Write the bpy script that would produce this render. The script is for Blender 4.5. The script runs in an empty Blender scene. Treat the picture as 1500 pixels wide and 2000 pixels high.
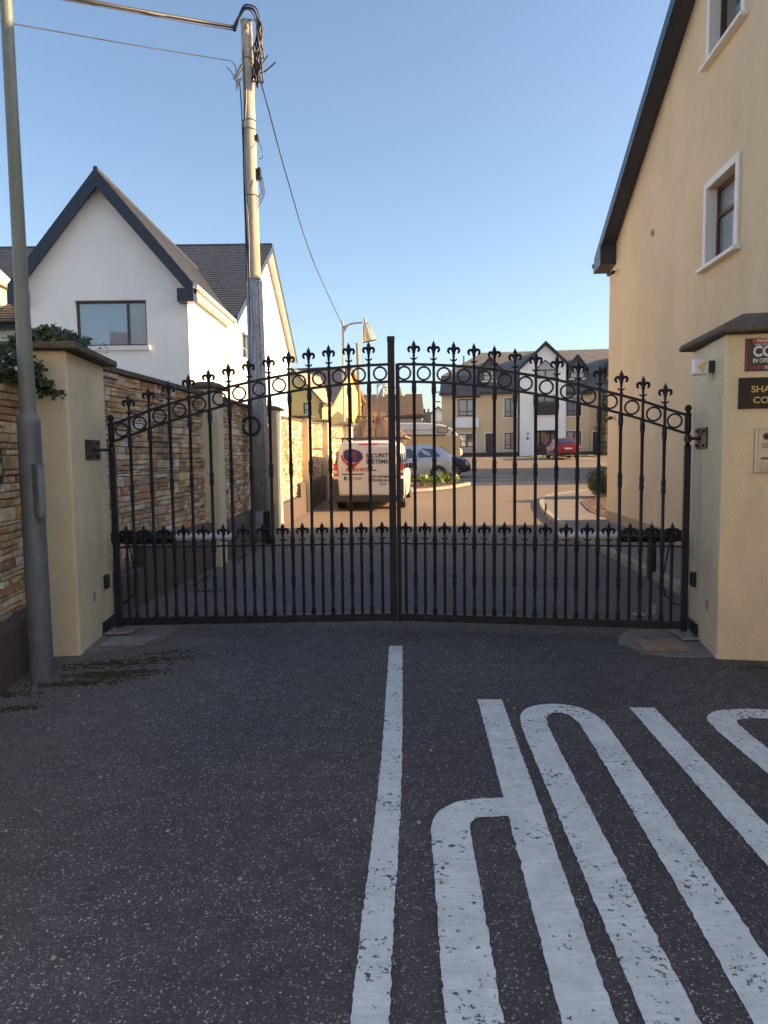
import bpy, bmesh, math, random
from mathutils import Vector, Matrix, geometry
R = random.Random(7)
rad = math.radians
sc = bpy.context.scene
COL = sc.collection

# ---------------------------------------------------------------- camera, sky, sun, exposure
CF, CH = 1390.0, 1.6
cam = bpy.data.cameras.new('camera'); cam_o = bpy.data.objects.new('camera', cam); COL.objects.link(cam_o)
CR = Matrix.Rotation(rad(90 - 4.73), 3, 'X') @ Matrix.Rotation(rad(-.72), 3, 'Z')
cam_o.matrix_world = Matrix.Translation((0, 0, CH)) @ CR.to_4x4()
cam.sensor_fit = 'HORIZONTAL'; cam.sensor_width = 36; cam.lens = 36 * CF / 1500
cam.clip_start = .05; cam.clip_end = 2000
sc.camera = cam_o
SUN_EL, SUN_AZ = 21.0, 90.0          # azimuth clockwise from +Y
w = bpy.data.worlds.new('World'); sc.world = w; w.use_nodes = True
wn = w.node_tree.nodes; wl = w.node_tree.links
sky = wn.new('ShaderNodeTexSky'); sky.sky_type = 'NISHITA'; sky.sun_disc = False
sky.sun_elevation = rad(SUN_EL); sky.sun_rotation = rad(SUN_AZ)
sky.air_density = 1.0; sky.dust_density = 1.6; sky.ozone_density = 1.6
bg = wn['Background']; bg.inputs['Strength'].default_value = .078
wl.new(sky.outputs[0], bg.inputs['Color'])
sun = bpy.data.lights.new('sun', 'SUN'); sun.energy = 4.0; sun.angle = rad(.5); sun.color = (1, .64, .31)
sun_o = bpy.data.objects.new('sun', sun); COL.objects.link(sun_o); sun_o.location = (40, 0, 30)
sun_o.rotation_euler = (0, rad(90 - SUN_EL), rad(90 - SUN_AZ))
sc.view_settings.view_transform = 'Standard'; sc.view_settings.look = 'None'
sc.view_settings.gamma = 1; sc.view_settings.use_curve_mapping = False
sc.view_settings.exposure = 1.78
sc.cycles.max_bounces = 8; sc.cycles.diffuse_bounces = 4
sc.cycles.use_denoising = True

# ---------------------------------------------------------------- helpers
def G(x, y):
    """height of the ground"""
    if y < 15: return 0.0
    if y < 20: return .003 * (y - 15) ** 2
    return .03 * (min(y, 90) - 17.5)

def ray(px, py): return CR @ Vector(((px - 750) / CF, -(py - 1000) / CF, -1))
def onpl(px, py, p0, n):
    d = ray(px, py); o = Vector((0, 0, CH)); n = Vector(n)
    return o + d * ((Vector(p0) - o).dot(n) / d.dot(n))
def atY(px, py, Y): return onpl(px, py, (0, Y, 0), (0, 1, 0))
def atX(px, py, X): return onpl(px, py, (X, 0, 0), (1, 0, 0))

def wloc(o):
    v = Vector((0, 0, 0))
    while o is not None:
        v = v + o.location; o = o.parent
    return v

class MB:
    def __init__(s): s.v = []; s.f = []
    def add(s, vs, fs):
        n = len(s.v); s.v += [tuple(p) for p in vs]; s.f += [tuple(i + n for i in f) for f in fs]
    def box(s, x0, x1, y0, y1, z0, z1):
        s.add([(x0,y0,z0),(x1,y0,z0),(x1,y1,z0),(x0,y1,z0),(x0,y0,z1),(x1,y0,z1),(x1,y1,z1),(x0,y1,z1)],
              [(0,3,2,1),(4,5,6,7),(0,1,5,4),(1,2,6,5),(2,3,7,6),(3,0,4,7)]); return s
    def obox(s, c, h, u, v=None, w=None):
        u = Vector(u).normalized()
        w = Vector(w).normalized() if w is not None else Vector((0,0,1))
        v = Vector(v).normalized() if v is not None else w.cross(u)
        c = Vector(c); P = []
        for k in (-1,1):
            for a, b in ((-1,-1),(1,-1),(1,1),(-1,1)): P.append(c + u*h[0]*a + v*h[1]*b + w*h[2]*k)
        s.add(P, [(0,3,2,1),(4,5,6,7),(0,1,5,4),(1,2,6,5),(2,3,7,6),(3,0,4,7)]); return s
    def prism(s, poly, vec):
        n = len(poly); vec = Vector(vec); P = [Vector(p) for p in poly]
        s.add(P + [p + vec for p in P], [tuple(range(n)), tuple(range(2*n-1, n-1, -1))] + [(i, (i+1) % n, (i+1) % n + n, i + n) for i in range(n)]); return s
    def quad(s, *p): s.add(p, [tuple(range(len(p)))]); return s
    def tube(s, path, r, n=8, caps=True, flat=1.0):
        path = [Vector(p) for p in path]; m = len(path)
        rr = [r] * m if isinstance(r, (int, float)) else list(r)
        up = Vector((0,0,1)); base = len(s.v); prev = None
        for i, p in enumerate(path):
            t = (path[min(i+1, m-1)] - path[max(i-1, 0)]).normalized()
            if prev is None:
                a = t.cross(up) if abs(t.dot(up)) < .95 else t.cross(Vector((0,1,0)))
                a.normalize()
            else:
                a = (prev - t * prev.dot(t)).normalized()
            prev = a; b = t.cross(a)
            for k in range(n):
                q = 2*math.pi*k/n
                s.v.append(tuple(p + a*math.cos(q)*rr[i]*flat + b*math.sin(q)*rr[i]))
        for i in range(m-1):
            for k in range(n):
                s.f.append((base+i*n+k, base+i*n+(k+1)%n, base+(i+1)*n+(k+1)%n, base+(i+1)*n+k))
        if caps:
            s.f.append(tuple(base+k for k in range(n))[::-1]); s.f.append(tuple(base+(m-1)*n+k for k in range(n)))
        return s
    def lathe(s, x, y, prof, n=12, caps=True, z=0):
        base = len(s.v); m = len(prof)
        for (h, r) in prof:
            for k in range(n):
                q = 2*math.pi*k/n; s.v.append((x + r*math.cos(q), y + r*math.sin(q), z + h))
        for i in range(m-1):
            for k in range(n):
                s.f.append((base+i*n+k, base+i*n+(k+1)%n, base+(i+1)*n+(k+1)%n, base+(i+1)*n+k))
        if caps:
            s.f.append(tuple(base+k for k in range(n))[::-1]); s.f.append(tuple(base+(m-1)*n+k for k in range(n)))
        return s
    def ring(s, c, rad_, r, u, v, n=20, m=6):
        c = Vector(c); u = Vector(u); v = Vector(v); nn = u.cross(v); base = len(s.v)
        for i in range(n):
            q = 2*math.pi*i/n; d = u*math.cos(q) + v*math.sin(q)
            for k in range(m):
                e = 2*math.pi*k/m; s.v.append(tuple(c + d*(rad_ + r*math.cos(e)) + nn*r*math.sin(e)))
        for i in range(n):
            for k in range(m):
                s.f.append((base+i*m+k, base+i*m+(k+1)%m, base+((i+1)%n)*m+(k+1)%m, base+((i+1)%n)*m+k))
        return s
    def build(s, name, mat, parent=None, smooth=None, bevel=0, local=False, kind=None, label=None):
        o_ = Vector((0,0,0)) if local else wloc(parent)
        me = bpy.data.meshes.new(name)
        me.from_pydata([(x-o_.x, y-o_.y, z-o_.z) for x, y, z in s.v], [], s.f); me.update()
        bm = bmesh.new(); bm.from_mesh(me); bmesh.ops.recalc_face_normals(bm, faces=bm.faces); bm.to_mesh(me); bm.free()
        if smooth is not None:
            for p in me.polygons: p.use_smooth = True
            me.set_sharp_from_angle(angle=rad(smooth))
        me.materials.append(mat)
        ob = bpy.data.objects.new(name, me); COL.objects.link(ob)
        if parent is not None: ob.parent = parent
        if bevel:
            b = ob.modifiers.new('bevel', 'BEVEL'); b.width = bevel; b.segments = 2; b.limit_method = 'ANGLE'
        if kind: ob['kind'] = kind
        if label: ob['label'] = label
        return ob

def tag(o, label, cat, group=None):
    o['label'] = label; o['category'] = cat
    if group: o['group'] = group
    return o
def thing(name, label, cat, loc=(0,0,0), rz=0, group=None):
    o = bpy.data.objects.new(name, None); COL.objects.link(o); o.location = loc; o.rotation_euler = (0,0,rz)
    o.empty_display_size = .1
    return tag(o, label, cat, group)
def bx(name, mat, parent, a, bevel=0, **k): return MB().box(*a).build(name, mat, parent, bevel=bevel, **k)

# ---------------------------------------------------------------- materials
def nodes(name):
    m = bpy.data.materials.new(name); m.use_nodes = True
    return m, m.node_tree.nodes, m.node_tree.links, m.node_tree.nodes['Principled BSDF']
def mul(c, f): return tuple(min(1, x*f) for x in c[:3]) + (1,)
def M(name, col, rough=.6, metal=0, var=.12, vs=3.0, fine=0, fs=60, bump=0, bs=90, spec=.5, coat=0, dirt=None, ds=1.2, stretch=1):
    m, N, L, b = nodes(name)
    b.inputs['Roughness'].default_value = rough; b.inputs['Metallic'].default_value = metal
    b.inputs['Specular IOR Level'].default_value = spec
    if coat: b.inputs['Coat Weight'].default_value = coat; b.inputs['Coat Roughness'].default_value = .06
    tc = N.new('ShaderNodeNewGeometry'); mp = N.new('ShaderNodeMapping'); mp.inputs['Scale'].default_value = (1, 1, stretch)
    L.new(tc.outputs['Position'], mp.inputs['Vector'])
    n1 = N.new('ShaderNodeTexNoise'); n1.inputs['Scale'].default_value = vs; n1.inputs['Detail'].default_value = 6; n1.inputs['Roughness'].default_value = .65
    L.new(mp.outputs[0], n1.inputs['Vector'])
    r1 = N.new('ShaderNodeValToRGB'); r1.color_ramp.elements[0].position = .3; r1.color_ramp.elements[1].position = .7
    r1.color_ramp.elements[0].color = mul(col, 1-var); r1.color_ramp.elements[1].color = mul(col, 1+var)
    L.new(n1.outputs['Fac'], r1.inputs['Fac']); out = r1.outputs['Color']
    if fine:
        n2 = N.new('ShaderNodeTexNoise'); n2.inputs['Scale'].default_value = fs; n2.inputs['Detail'].default_value = 3
        L.new(tc.outputs['Position'], n2.inputs['Vector'])
        mr = N.new('ShaderNodeMapRange'); mr.inputs['From Min'].default_value = .3; mr.inputs['From Max'].default_value = .7
        mr.inputs['To Min'].default_value = 1-fine; mr.inputs['To Max'].default_value = 1+fine
        L.new(n2.outputs['Fac'], mr.inputs['Value'])
        mx = N.new('ShaderNodeVectorMath'); mx.operation = 'SCALE'
        L.new(out, mx.inputs[0]); L.new(mr.outputs[0], mx.inputs['Scale']); out = mx.outputs[0]
    if dirt:
        n3 = N.new('ShaderNodeTexNoise'); n3.inputs['Scale'].default_value = ds; n3.inputs['Detail'].default_value = 8; n3.inputs['Roughness'].default_value = .7
        mp3 = N.new('ShaderNodeMapping'); mp3.inputs['Scale'].default_value = (1.0, 1.0, .42); L.new(tc.outputs['Position'], mp3.inputs['Vector']); L.new(mp3.outputs[0], n3.inputs['Vector'])
        m3 = N.new('ShaderNodeMapRange'); m3.inputs['From Min'].default_value = .42; m3.inputs['From Max'].default_value = .78; m3.inputs['To Max'].default_value = dirt[3]
        L.new(n3.outputs['Fac'], m3.inputs['Value'])
        mm = N.new('ShaderNodeMix'); mm.data_type = 'RGBA'; L.new(m3.outputs[0], mm.inputs['Factor']); L.new(out, mm.inputs['A']); mm.inputs['B'].default_value = dirt[:3] + (1,)
        out = mm.outputs['Result']
    L.new(out, b.inputs['Base Color'])
    if bump:
        n4 = N.new('ShaderNodeTexNoise'); n4.inputs['Scale'].default_value = bs; n4.inputs['Detail'].default_value = 5
        L.new(tc.outputs['Position'], n4.inputs['Vector'])
        bp = N.new('ShaderNodeBump'); bp.inputs['Strength'].default_value = bump; bp.inputs['Distance'].default_value = .01
        L.new(n4.outputs['Fac'], bp.inputs['Height']); L.new(bp.outputs[0], b.inputs['Normal'])
    return m

def asphalt():
    m, N, L, b = nodes('asphalt')
    b.inputs['Roughness'].default_value = .82; b.inputs['Specular IOR Level'].default_value = .35
    g = N.new('ShaderNodeNewGeometry'); P = g.outputs['Position']
    dn = N.new('ShaderNodeTexNoise'); dn.inputs['Scale'].default_value = 85; dn.inputs['Detail'].default_value = 3; L.new(P, dn.inputs['Vector'])
    ds_ = N.new('ShaderNodeVectorMath'); ds_.operation = 'MULTIPLY_ADD'; ds_.inputs[1].default_value = (.022,.022,.022); L.new(dn.outputs['Color'], ds_.inputs[0]); L.new(P, ds_.inputs[2]); PD = ds_.outputs[0]
    v = N.new('ShaderNodeTexVoronoi'); v.inputs['Scale'].default_value = 120; v.inputs['Randomness'].default_value = 1; L.new(PD, v.inputs['Vector'])
    sp = N.new('ShaderNodeSeparateColor'); L.new(v.outputs['Color'], sp.inputs[0])
    cr = N.new('ShaderNodeValToRGB'); e = cr.color_ramp.elements
    e[0].position = 0; e[0].color = (.062,.059,.064,1); e[1].position = 1; e[1].color = (.50,.52,.54,1)
    for p, c in ((.50,(.080,.075,.082,1)),(.76,(.12,.115,.122,1)),(.90,(.20,.20,.21,1)),(.96,(.36,.37,.38,1))):
        x = cr.color_ramp.elements.new(p); x.color = c
    L.new(sp.outputs[0], cr.inputs['Fac'])
    # stone only near the cell centre, bitumen between
    mr = N.new('ShaderNodeMapRange'); mr.inputs['From Min'].default_value = .0035; mr.inputs['From Max'].default_value = .0060
    mr.inputs['From Min'].default_value = .33; mr.inputs['From Max'].default_value = .50; L.new(v.outputs['Distance'], mr.inputs['Value'])
    mx = N.new('ShaderNodeMix'); mx.data_type = 'RGBA'; L.new(mr.outputs[0], mx.inputs['Factor']); L.new(cr.outputs[0], mx.inputs['A']); mx.inputs['B'].default_value = (.056,.053,.058,1)
    # bigger pale chips
    v2 = N.new('ShaderNodeTexVoronoi'); v2.inputs['Scale'].default_value = 55; L.new(PD, v2.inputs['Vector'])
    s2 = N.new('ShaderNodeSeparateColor'); L.new(v2.outputs['Color'], s2.inputs[0])
    c2 = N.new('ShaderNodeMath'); c2.operation = 'GREATER_THAN'; c2.inputs[1].default_value = .84; L.new(s2.outputs[1], c2.inputs[0])
    d2 = N.new('ShaderNodeMath'); d2.operation = 'LESS_THAN'; d2.inputs[1].default_value = .26; L.new(v2.outputs['Distance'], d2.inputs[0])
    a2 = N.new('ShaderNodeMath'); a2.operation = 'MULTIPLY'; L.new(c2.outputs[0], a2.inputs[0]); L.new(d2.outputs[0], a2.inputs[1])
    nk = N.new('ShaderNodeTexNoise'); nk.inputs['Scale'].default_value = 16; nk.inputs['Detail'].default_value = 4; L.new(P, nk.inputs['Vector'])
    rk = N.new('ShaderNodeMapRange'); rk.inputs['From Min'].default_value = .40; rk.inputs['From Max'].default_value = .62; rk.inputs['To Max'].default_value = .8; L.new(nk.outputs['Fac'], rk.inputs['Value'])
    a3 = N.new('ShaderNodeMath'); a3.operation = 'MULTIPLY'; L.new(a2.outputs[0], a3.inputs[0]); L.new(rk.outputs[0], a3.inputs[1])
    m2 = N.new('ShaderNodeMix'); m2.data_type = 'RGBA'; L.new(a3.outputs[0], m2.inputs['Factor']); L.new(mx.outputs['Result'], m2.inputs['A']); m2.inputs['B'].default_value = (.36,.37,.385,1)
    # wear: large patches lighter / browner
    n1 = N.new('ShaderNodeTexNoise'); n1.inputs['Scale'].default_value = .55; n1.inputs['Detail'].default_value = 7; n1.inputs['Roughness'].default_value = .6; L.new(P, n1.inputs['Vector'])
    r1 = N.new('ShaderNodeValToRGB'); r1.color_ramp.elements[0].position = .32; r1.color_ramp.elements[1].position = .72
    r1.color_ramp.elements[0].color = (1.18,1.20,1.22,1); r1.color_ramp.elements[1].color = (2.1,2.0,1.86,1)
    L.new(n1.outputs['Fac'], r1.inputs['Fac'])
    m3 = N.new('ShaderNodeMix'); m3.data_type = 'RGBA'; m3.blend_type = 'MULTIPLY'; m3.inputs['Factor'].default_value = 1
    L.new(m2.outputs['Result'], m3.inputs['A']); L.new(r1.outputs[0], m3.inputs['B'])
    nm = N.new('ShaderNodeTexNoise'); nm.inputs['Scale'].default_value = 7; nm.inputs['Detail'].default_value = 6; nm.inputs['Roughness'].default_value = .75; L.new(P, nm.inputs['Vector'])
    rm = N.new('ShaderNodeMapRange'); rm.inputs['From Min'].default_value = .3; rm.inputs['From Max'].default_value = .7; rm.inputs['To Min'].default_value = .72; rm.inputs['To Max'].default_value = 1.25; L.new(nm.outputs['Fac'], rm.inputs['Value'])
    sx0 = N.new('ShaderNodeSeparateXYZ'); L.new(P, sx0.inputs[0])
    wob = N.new('ShaderNodeMath'); wob.operation = 'MULTIPLY_ADD'; wob.inputs[1].default_value = 2.2; L.new(n1.outputs['Fac'], wob.inputs[0]); L.new(sx0.outputs[0], wob.inputs[2])
    lane = N.new('ShaderNodeMapRange'); lane.inputs['From Min'].default_value = -.6; lane.inputs['From Max'].default_value = 1.6; lane.inputs['To Min'].default_value = 1.14; lane.inputs['To Max'].default_value = .80; L.new(wob.outputs[0], lane.inputs['Value'])
    mlt = N.new('ShaderNodeMath'); mlt.operation = 'MULTIPLY'; L.new(rm.outputs[0], mlt.inputs[0]); L.new(lane.outputs[0], mlt.inputs[1])
    vs0 = N.new('ShaderNodeVectorMath'); vs0.operation = 'SCALE'; L.new(m3.outputs['Result'], vs0.inputs[0]); L.new(mlt.outputs[0], vs0.inputs['Scale'])
    # dusty dirt close to the left wall and the pillars, driven by place
    sx = N.new('ShaderNodeSeparateXYZ'); L.new(P, sx.inputs[0])
    nn = N.new('ShaderNodeTexNoise'); nn.inputs['Scale'].default_value = 2.2; nn.inputs['Detail'].default_value = 8; nn.inputs['Roughness'].default_value = .7; L.new(P, nn.inputs['Vector'])
    ax = N.new('ShaderNodeMapRange'); ax.inputs['From Min'].default_value = -1.0; ax.inputs['From Max'].default_value = -2.6; L.new(sx.outputs[0], ax.inputs['Value'])
    ay = N.new('ShaderNodeMath'); ay.operation = 'MULTIPLY'; L.new(ax.outputs[0], ay.inputs[0]); L.new(nn.outputs['Fac'], ay.inputs[1])
    m4 = N.new('ShaderNodeMix'); m4.data_type = 'RGBA'; L.new(ay.outputs[0], m4.inputs['Factor']); L.new(vs0.outputs[0], m4.inputs['A']); m4.inputs['B'].default_value = (.20,.175,.14,1)
    # paler, browner further in: the yard's sunlit tan is put into the colour
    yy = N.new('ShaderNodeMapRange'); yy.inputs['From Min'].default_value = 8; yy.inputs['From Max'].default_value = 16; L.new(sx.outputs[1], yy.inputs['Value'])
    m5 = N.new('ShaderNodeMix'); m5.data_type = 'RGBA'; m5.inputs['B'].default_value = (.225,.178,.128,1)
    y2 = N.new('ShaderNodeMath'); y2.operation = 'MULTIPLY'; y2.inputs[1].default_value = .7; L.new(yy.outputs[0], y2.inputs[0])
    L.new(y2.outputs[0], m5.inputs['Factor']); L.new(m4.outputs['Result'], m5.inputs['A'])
    L.new(m5.outputs['Result'], b.inputs['Base Color'])
    bp = N.new('ShaderNodeBump'); bp.inputs['Strength'].default_value = .55; bp.inputs['Distance'].default_value = .004; bp.invert = True
    L.new(v.outputs['Distance'], bp.inputs['Height']); L.new(bp.outputs[0], b.inputs['Normal'])
    return m

def road_paint():
    m, N, L, b = nodes('road_paint'); b.inputs['Roughness'].default_value = .7
    g = N.new('ShaderNodeNewGeometry'); P = g.outputs['Position']
    n = N.new('ShaderNodeTexNoise'); n.inputs['Scale'].default_value = 38; n.inputs['Detail'].default_value = 5; n.inputs['Roughness'].default_value = .7; L.new(P, n.inputs['Vector'])
    n2 = N.new('ShaderNodeTexNoise'); n2.inputs['Scale'].default_value = 3.0; n2.inputs['Detail'].default_value = 4; L.new(P, n2.inputs['Vector'])
    ad = N.new('ShaderNodeMath'); ad.operation = 'MULTIPLY_ADD'; ad.inputs[1].default_value = .38; L.new(n2.outputs['Fac'], ad.inputs[0]); L.new(n.outputs['Fac'], ad.inputs[2])
    mr = N.new('ShaderNodeMapRange'); mr.inputs['From Min'].default_value = .800; mr.inputs['From Max'].default_value = .822; L.new(ad.outputs[0], mr.inputs['Value'])
    n3 = N.new('ShaderNodeTexNoise'); n3.inputs['Scale'].default_value = 9; n3.inputs['Detail'].default_value = 8; L.new(P, n3.inputs['Vector'])
    mp = N.new('ShaderNodeMapping'); mp.inputs['Scale'].default_value = (.8, 9, 1); L.new(P, mp.inputs['Vector']); L.new(mp.outputs[0], n3.inputs['Vector'])
    cr = N.new('ShaderNodeValToRGB'); cr.color_ramp.elements[0].position = .35; cr.color_ramp.elements[1].position = .65
    cr.color_ramp.elements[0].color = (.74,.80,.79,1); cr.color_ramp.elements[1].color = (.84,.90,.89,1); L.new(n3.outputs['Fac'], cr.inputs['Fac'])
    nd = N.new('ShaderNodeTexNoise'); nd.inputs['Scale'].default_value = 5; nd.inputs['Detail'].default_value = 9; nd.inputs['Roughness'].default_value = .8; L.new(P, nd.inputs['Vector'])
    rd = N.new('ShaderNodeMapRange'); rd.inputs['From Min'].default_value = .35; rd.inputs['From Max'].default_value = .68; rd.inputs['To Min'].default_value = 1.04; rd.inputs['To Max'].default_value = .72; L.new(nd.outputs['Fac'], rd.inputs['Value'])
    sd = N.new('ShaderNodeVectorMath'); sd.operation = 'SCALE'; L.new(cr.outputs[0], sd.inputs[0]); L.new(rd.outputs[0], sd.inputs['Scale'])
    mx = N.new('ShaderNodeMix'); mx.data_type = 'RGBA'; L.new(mr.outputs[0], mx.inputs['Factor']); L.new(sd.outputs[0], mx.inputs['A']); mx.inputs['B'].default_value = (.085,.081,.087,1)
    L.new(mx.outputs['Result'], b.inputs['Base Color'])
    bp = N.new('ShaderNodeBump'); bp.inputs['Strength'].default_value = .25; bp.inputs['Distance'].default_value = .002; L.new(n.outputs['Fac'], bp.inputs['Height']); L.new(bp.outputs[0], b.inputs['Normal'])
    return m

def stone_mat():
    m, N, L, b = nodes('ledge_stone'); b.inputs['Roughness'].default_value = .85
    oi = N.new('ShaderNodeObjectInfo'); g = N.new('ShaderNodeNewGeometry')
    a = N.new('ShaderNodeMath'); a.operation = 'ADD'; L.new(oi.outputs['Random'], a.inputs[0]); L.new(g.outputs['Random Per Island'], a.inputs[1])
    f = N.new('ShaderNodeMath'); f.operation = 'FRACT'; L.new(a.outputs[0], f.inputs[0])
    cr = N.new('ShaderNodeValToRGB'); cr.color_ramp.interpolation = 'CONSTANT'
    cs = [(0,(0.494,0.384,0.251)),(.10,(0.695,0.549,0.355)),(.2,(0.398,0.304,0.210)),(.3,(0.720,0.647,0.454)),(.4,(0.609,0.396,0.250)),(.48,(0.531,0.467,0.356)),(.56,(0.720,0.720,0.581)),(.64,(0.446,0.386,0.306)),(.72,(0.696,0.501,0.291)),(.8,(0.691,0.618,0.492)),(.87,(0.720,0.720,0.720)),(.93,(0.540,0.319,0.212)),(.97,(0.720,0.720,0.720))]
    e = cr.color_ramp.elements; e[0].color = cs[0][1]+(1,); e[1].position = cs[1][0]; e[1].color = cs[1][1]+(1,)
    for p, c in cs[2:]: x = e.new(p); x.color = c+(1,)
    L.new(f.outputs[0], cr.inputs['Fac'])
    n = N.new('ShaderNodeTexNoise'); n.inputs['Scale'].default_value = 14; n.inputs['Detail'].default_value = 8; n.inputs['Roughness'].default_value = .7; L.new(g.outputs['Position'], n.inputs['Vector'])
    r = N.new('ShaderNodeValToRGB'); r.color_ramp.elements[0].position = .3; r.color_ramp.elements[1].position = .7
    r.color_ramp.elements[0].color = (.55,.50,.42,1); r.color_ramp.elements[1].color = (1.25,1.2,1.15,1); L.new(n.outputs['Fac'], r.inputs['Fac'])
    mx = N.new('ShaderNodeMix'); mx.data_type = 'RGBA'; mx.blend_type = 'MULTIPLY'; mx.inputs['Factor'].default_value = 1
    L.new(cr.outputs[0], mx.inputs['A']); L.new(r.outputs[0], mx.inputs['B'])
    n2 = N.new('ShaderNodeTexNoise'); n2.inputs['Scale'].default_value = 1.1; n2.inputs['Detail'].default_value = 5
    mp = N.new('ShaderNodeMapping'); mp.inputs['Scale'].default_value = (1,1,.4); L.new(g.outputs['Position'], mp.inputs['Vector']); L.new(mp.outputs[0], n2.inputs['Vector'])
    mr = N.new('ShaderNodeMapRange'); mr.inputs['From Min'].default_value = .54; mr.inputs['From Max'].default_value = .74; mr.inputs['To Max'].default_value = .75; L.new(n2.outputs['Fac'], mr.inputs['Value'])
    m2 = N.new('ShaderNodeMix'); m2.data_type = 'RGBA'; L.new(mr.outputs[0], m2.inputs['Factor']); L.new(mx.outputs['Result'], m2.inputs['A']); m2.inputs['B'].default_value = (.13,.115,.085,1)
    L.new(m2.outputs['Result'], b.inputs['Base Color'])
    bp = N.new('ShaderNodeBump'); bp.inputs['Strength'].default_value = .7; bp.inputs['Distance'].default_value = .012; L.new(n.outputs['Fac'], bp.inputs['Height']); L.new(bp.outputs[0], b.inputs['Normal'])
    return m

def leaf_mat(name, c1, c2, rough=.5):
    m, N, L, b = nodes(name); b.inputs['Roughness'].default_value = rough
    g = N.new('ShaderNodeNewGeometry'); cr = N.new('ShaderNodeValToRGB')
    cr.color_ramp.elements[0].color = c1+(1,); cr.color_ramp.elements[1].color = c2+(1,)
    L.new(g.outputs['Random Per Island'], cr.inputs['Fac']); L.new(cr.outputs[0], b.inputs['Base Color'])
    b.inputs['Subsurface Weight'].default_value = 0
    return m

def glass(name, col=(.03,.04,.05), rough=.04, spec=1.0):
    m, N, L, b = nodes(name); b.inputs['Base Color'].default_value = col+(1,); b.inputs['Roughness'].default_value = rough
    b.inputs['Specular IOR Level'].default_value = spec; b.inputs['IOR'].default_value = 1.9
    return m

ASPH = asphalt(); PAINT = road_paint(); STONE = stone_mat()
CREAM = M('cream_render', (.76,.67,.46), .85, var=.06, vs=1.5, fine=.05, bump=.35, bs=70, dirt=(.36,.34,.29,.50), ds=1.2)
BEIGE = M('beige_render', (.68,.53,.345), .85, var=.05, vs=.8, fine=.05, bump=.4, bs=60, dirt=(.40,.35,.29,.60), ds=.8)
WHITE = M('white_render', (.86,.86,.84), .85, var=.03, vs=1, fine=.03, bump=.2, bs=50, dirt=(.62,.63,.62,.35), ds=.8)
TAN = M('tan_render', (.66,.50,.31), .85, var=.04, vs=.6, fine=.03)
YELLOW = M('yellow_render', (.88,.63,.22), .85, var=.04, vs=.6, fine=.03)
PLINTH = M('plinth_paint', (.095,.075,.070), .8, var=.12, vs=2, fine=.06, bump=.3, bs=60, dirt=(.13,.11,.10,.35))
CAP = M('cap_concrete', (.13,.105,.075), .9, var=.3, vs=6, fine=.2, fs=70, bump=.8, bs=50, dirt=(.05,.05,.035,.7), ds=3)
CAPR = M('cap_concrete_clean', (.125,.105,.085), .9, var=.32, vs=6, fine=.15, fs=80, bump=.7, bs=60)
IRON = M('black_gate_paint', (.006,.010,.021), .42, var=.3, vs=25, fine=.3, fs=140, bump=.4, bs=160, spec=.35, dirt=(.03,.04,.065,.25), ds=9)
BLACK = M('black_plastic', (.012,.012,.014), .45, var=.2, vs=8)
STEELW = M('white_metal_tube', (.72,.74,.78), .3, var=.04)
STEEL = M('brushed_steel', (.42,.41,.39), .42, metal=.8, var=.06, vs=3)
GREENPOST = M('green_grey_post_paint', (.155,.185,.175), .5, var=.15, vs=4, fine=.1, fs=50, bump=.2, bs=80, dirt=(.10,.13,.07,.6), ds=3)
BLUEPOST = M('blue_grey_post_paint', (.105,.130,.155), .5, var=.18, vs=4, fine=.12, fs=50, bump=.25, bs=80, dirt=(.30,.33,.33,.45), ds=6)
WOODP = M('weathered_pole_wood', (.40,.37,.32), .85, var=.22, vs=7, fine=.2, fs=60, bump=.5, bs=50, stretch=.12)
SHEATH = M('galvanised_cover', (.40,.41,.43), .6, var=.28, vs=14, fine=.25, fs=55, bump=.3, bs=50, metal=.2)
CABLE = M('cable_black', (.02,.02,.022), .5)
SLATE = M('roof_slate', (.045,.054,.078), .6, var=.22, vs=2.5, fine=.12, fs=40)
SLATE2 = M('far_slate', (.10,.098,.105), .6, var=.15, vs=1.2, fine=.12, fs=8)
NAVY = M('navy_fascia', (.020,.026,.042), .35, var=.1, vs=3)
GUTTER = M('white_gutter', (.68,.67,.63), .4, var=.05)
DARKF = M('anthracite_frame', (.05,.048,.052), .45, var=.08)
BROWNF = M('brown_frame', (.075,.032,.022), .45, var=.1)
WTRIM = M('white_trim', (.74,.73,.70), .6, var=.05, vs=2)
GLASS = glass('window_glass', (.10,.13,.17)); GLASSD = glass('window_glass_dark', (.02,.022,.026)); GLASSL = glass('window_glass_curtain', (.30,.31,.31), .15, .6)
CONC = M('concrete_pad', (.21,.195,.18), .9, var=.2, vs=4, fine=.15, fs=80, bump=.5)
STEELPLATE = M('grey_steel_plate', (.28,.29,.29), .5, var=.18, vs=6, fine=.1, dirt=(.22,.12,.06,.5), ds=5)
RUST = M('rusty_steel_plate', (.33,.23,.15), .7, var=.3, vs=9, fine=.2, dirt=(.30,.13,.05,.7), ds=7)
KERB = M('kerb_concrete', (.30,.275,.24), .9, var=.15, vs=5, fine=.12, bump=.4)
PATH = M('path_concrete', (.17,.155,.14), .9, var=.15, vs=2, fine=.15, fs=70, bump=.4)
SOIL = M('bark_mulch', (.09,.055,.04), .95, var=.5, vs=30, fine=.4, fs=60, bump=1, bs=40)
LAWN = M('lawn_ground', (.055,.085,.025), .95, var=.3, vs=3, fine=.3, fs=30, bump=.6)
MOSSM = leaf_mat('moss', (.035,.030,.020), (.085,.075,.032), .95)
IVYM = leaf_mat('ivy_leaf', (.015,.032,.014), (.075,.12,.04))
BUSHM = leaf_mat('bush_leaf', (.02,.045,.012), (.055,.10,.025))
PLANTM = leaf_mat('bright_leaf', (.07,.13,.02), (.30,.38,.09))
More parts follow.
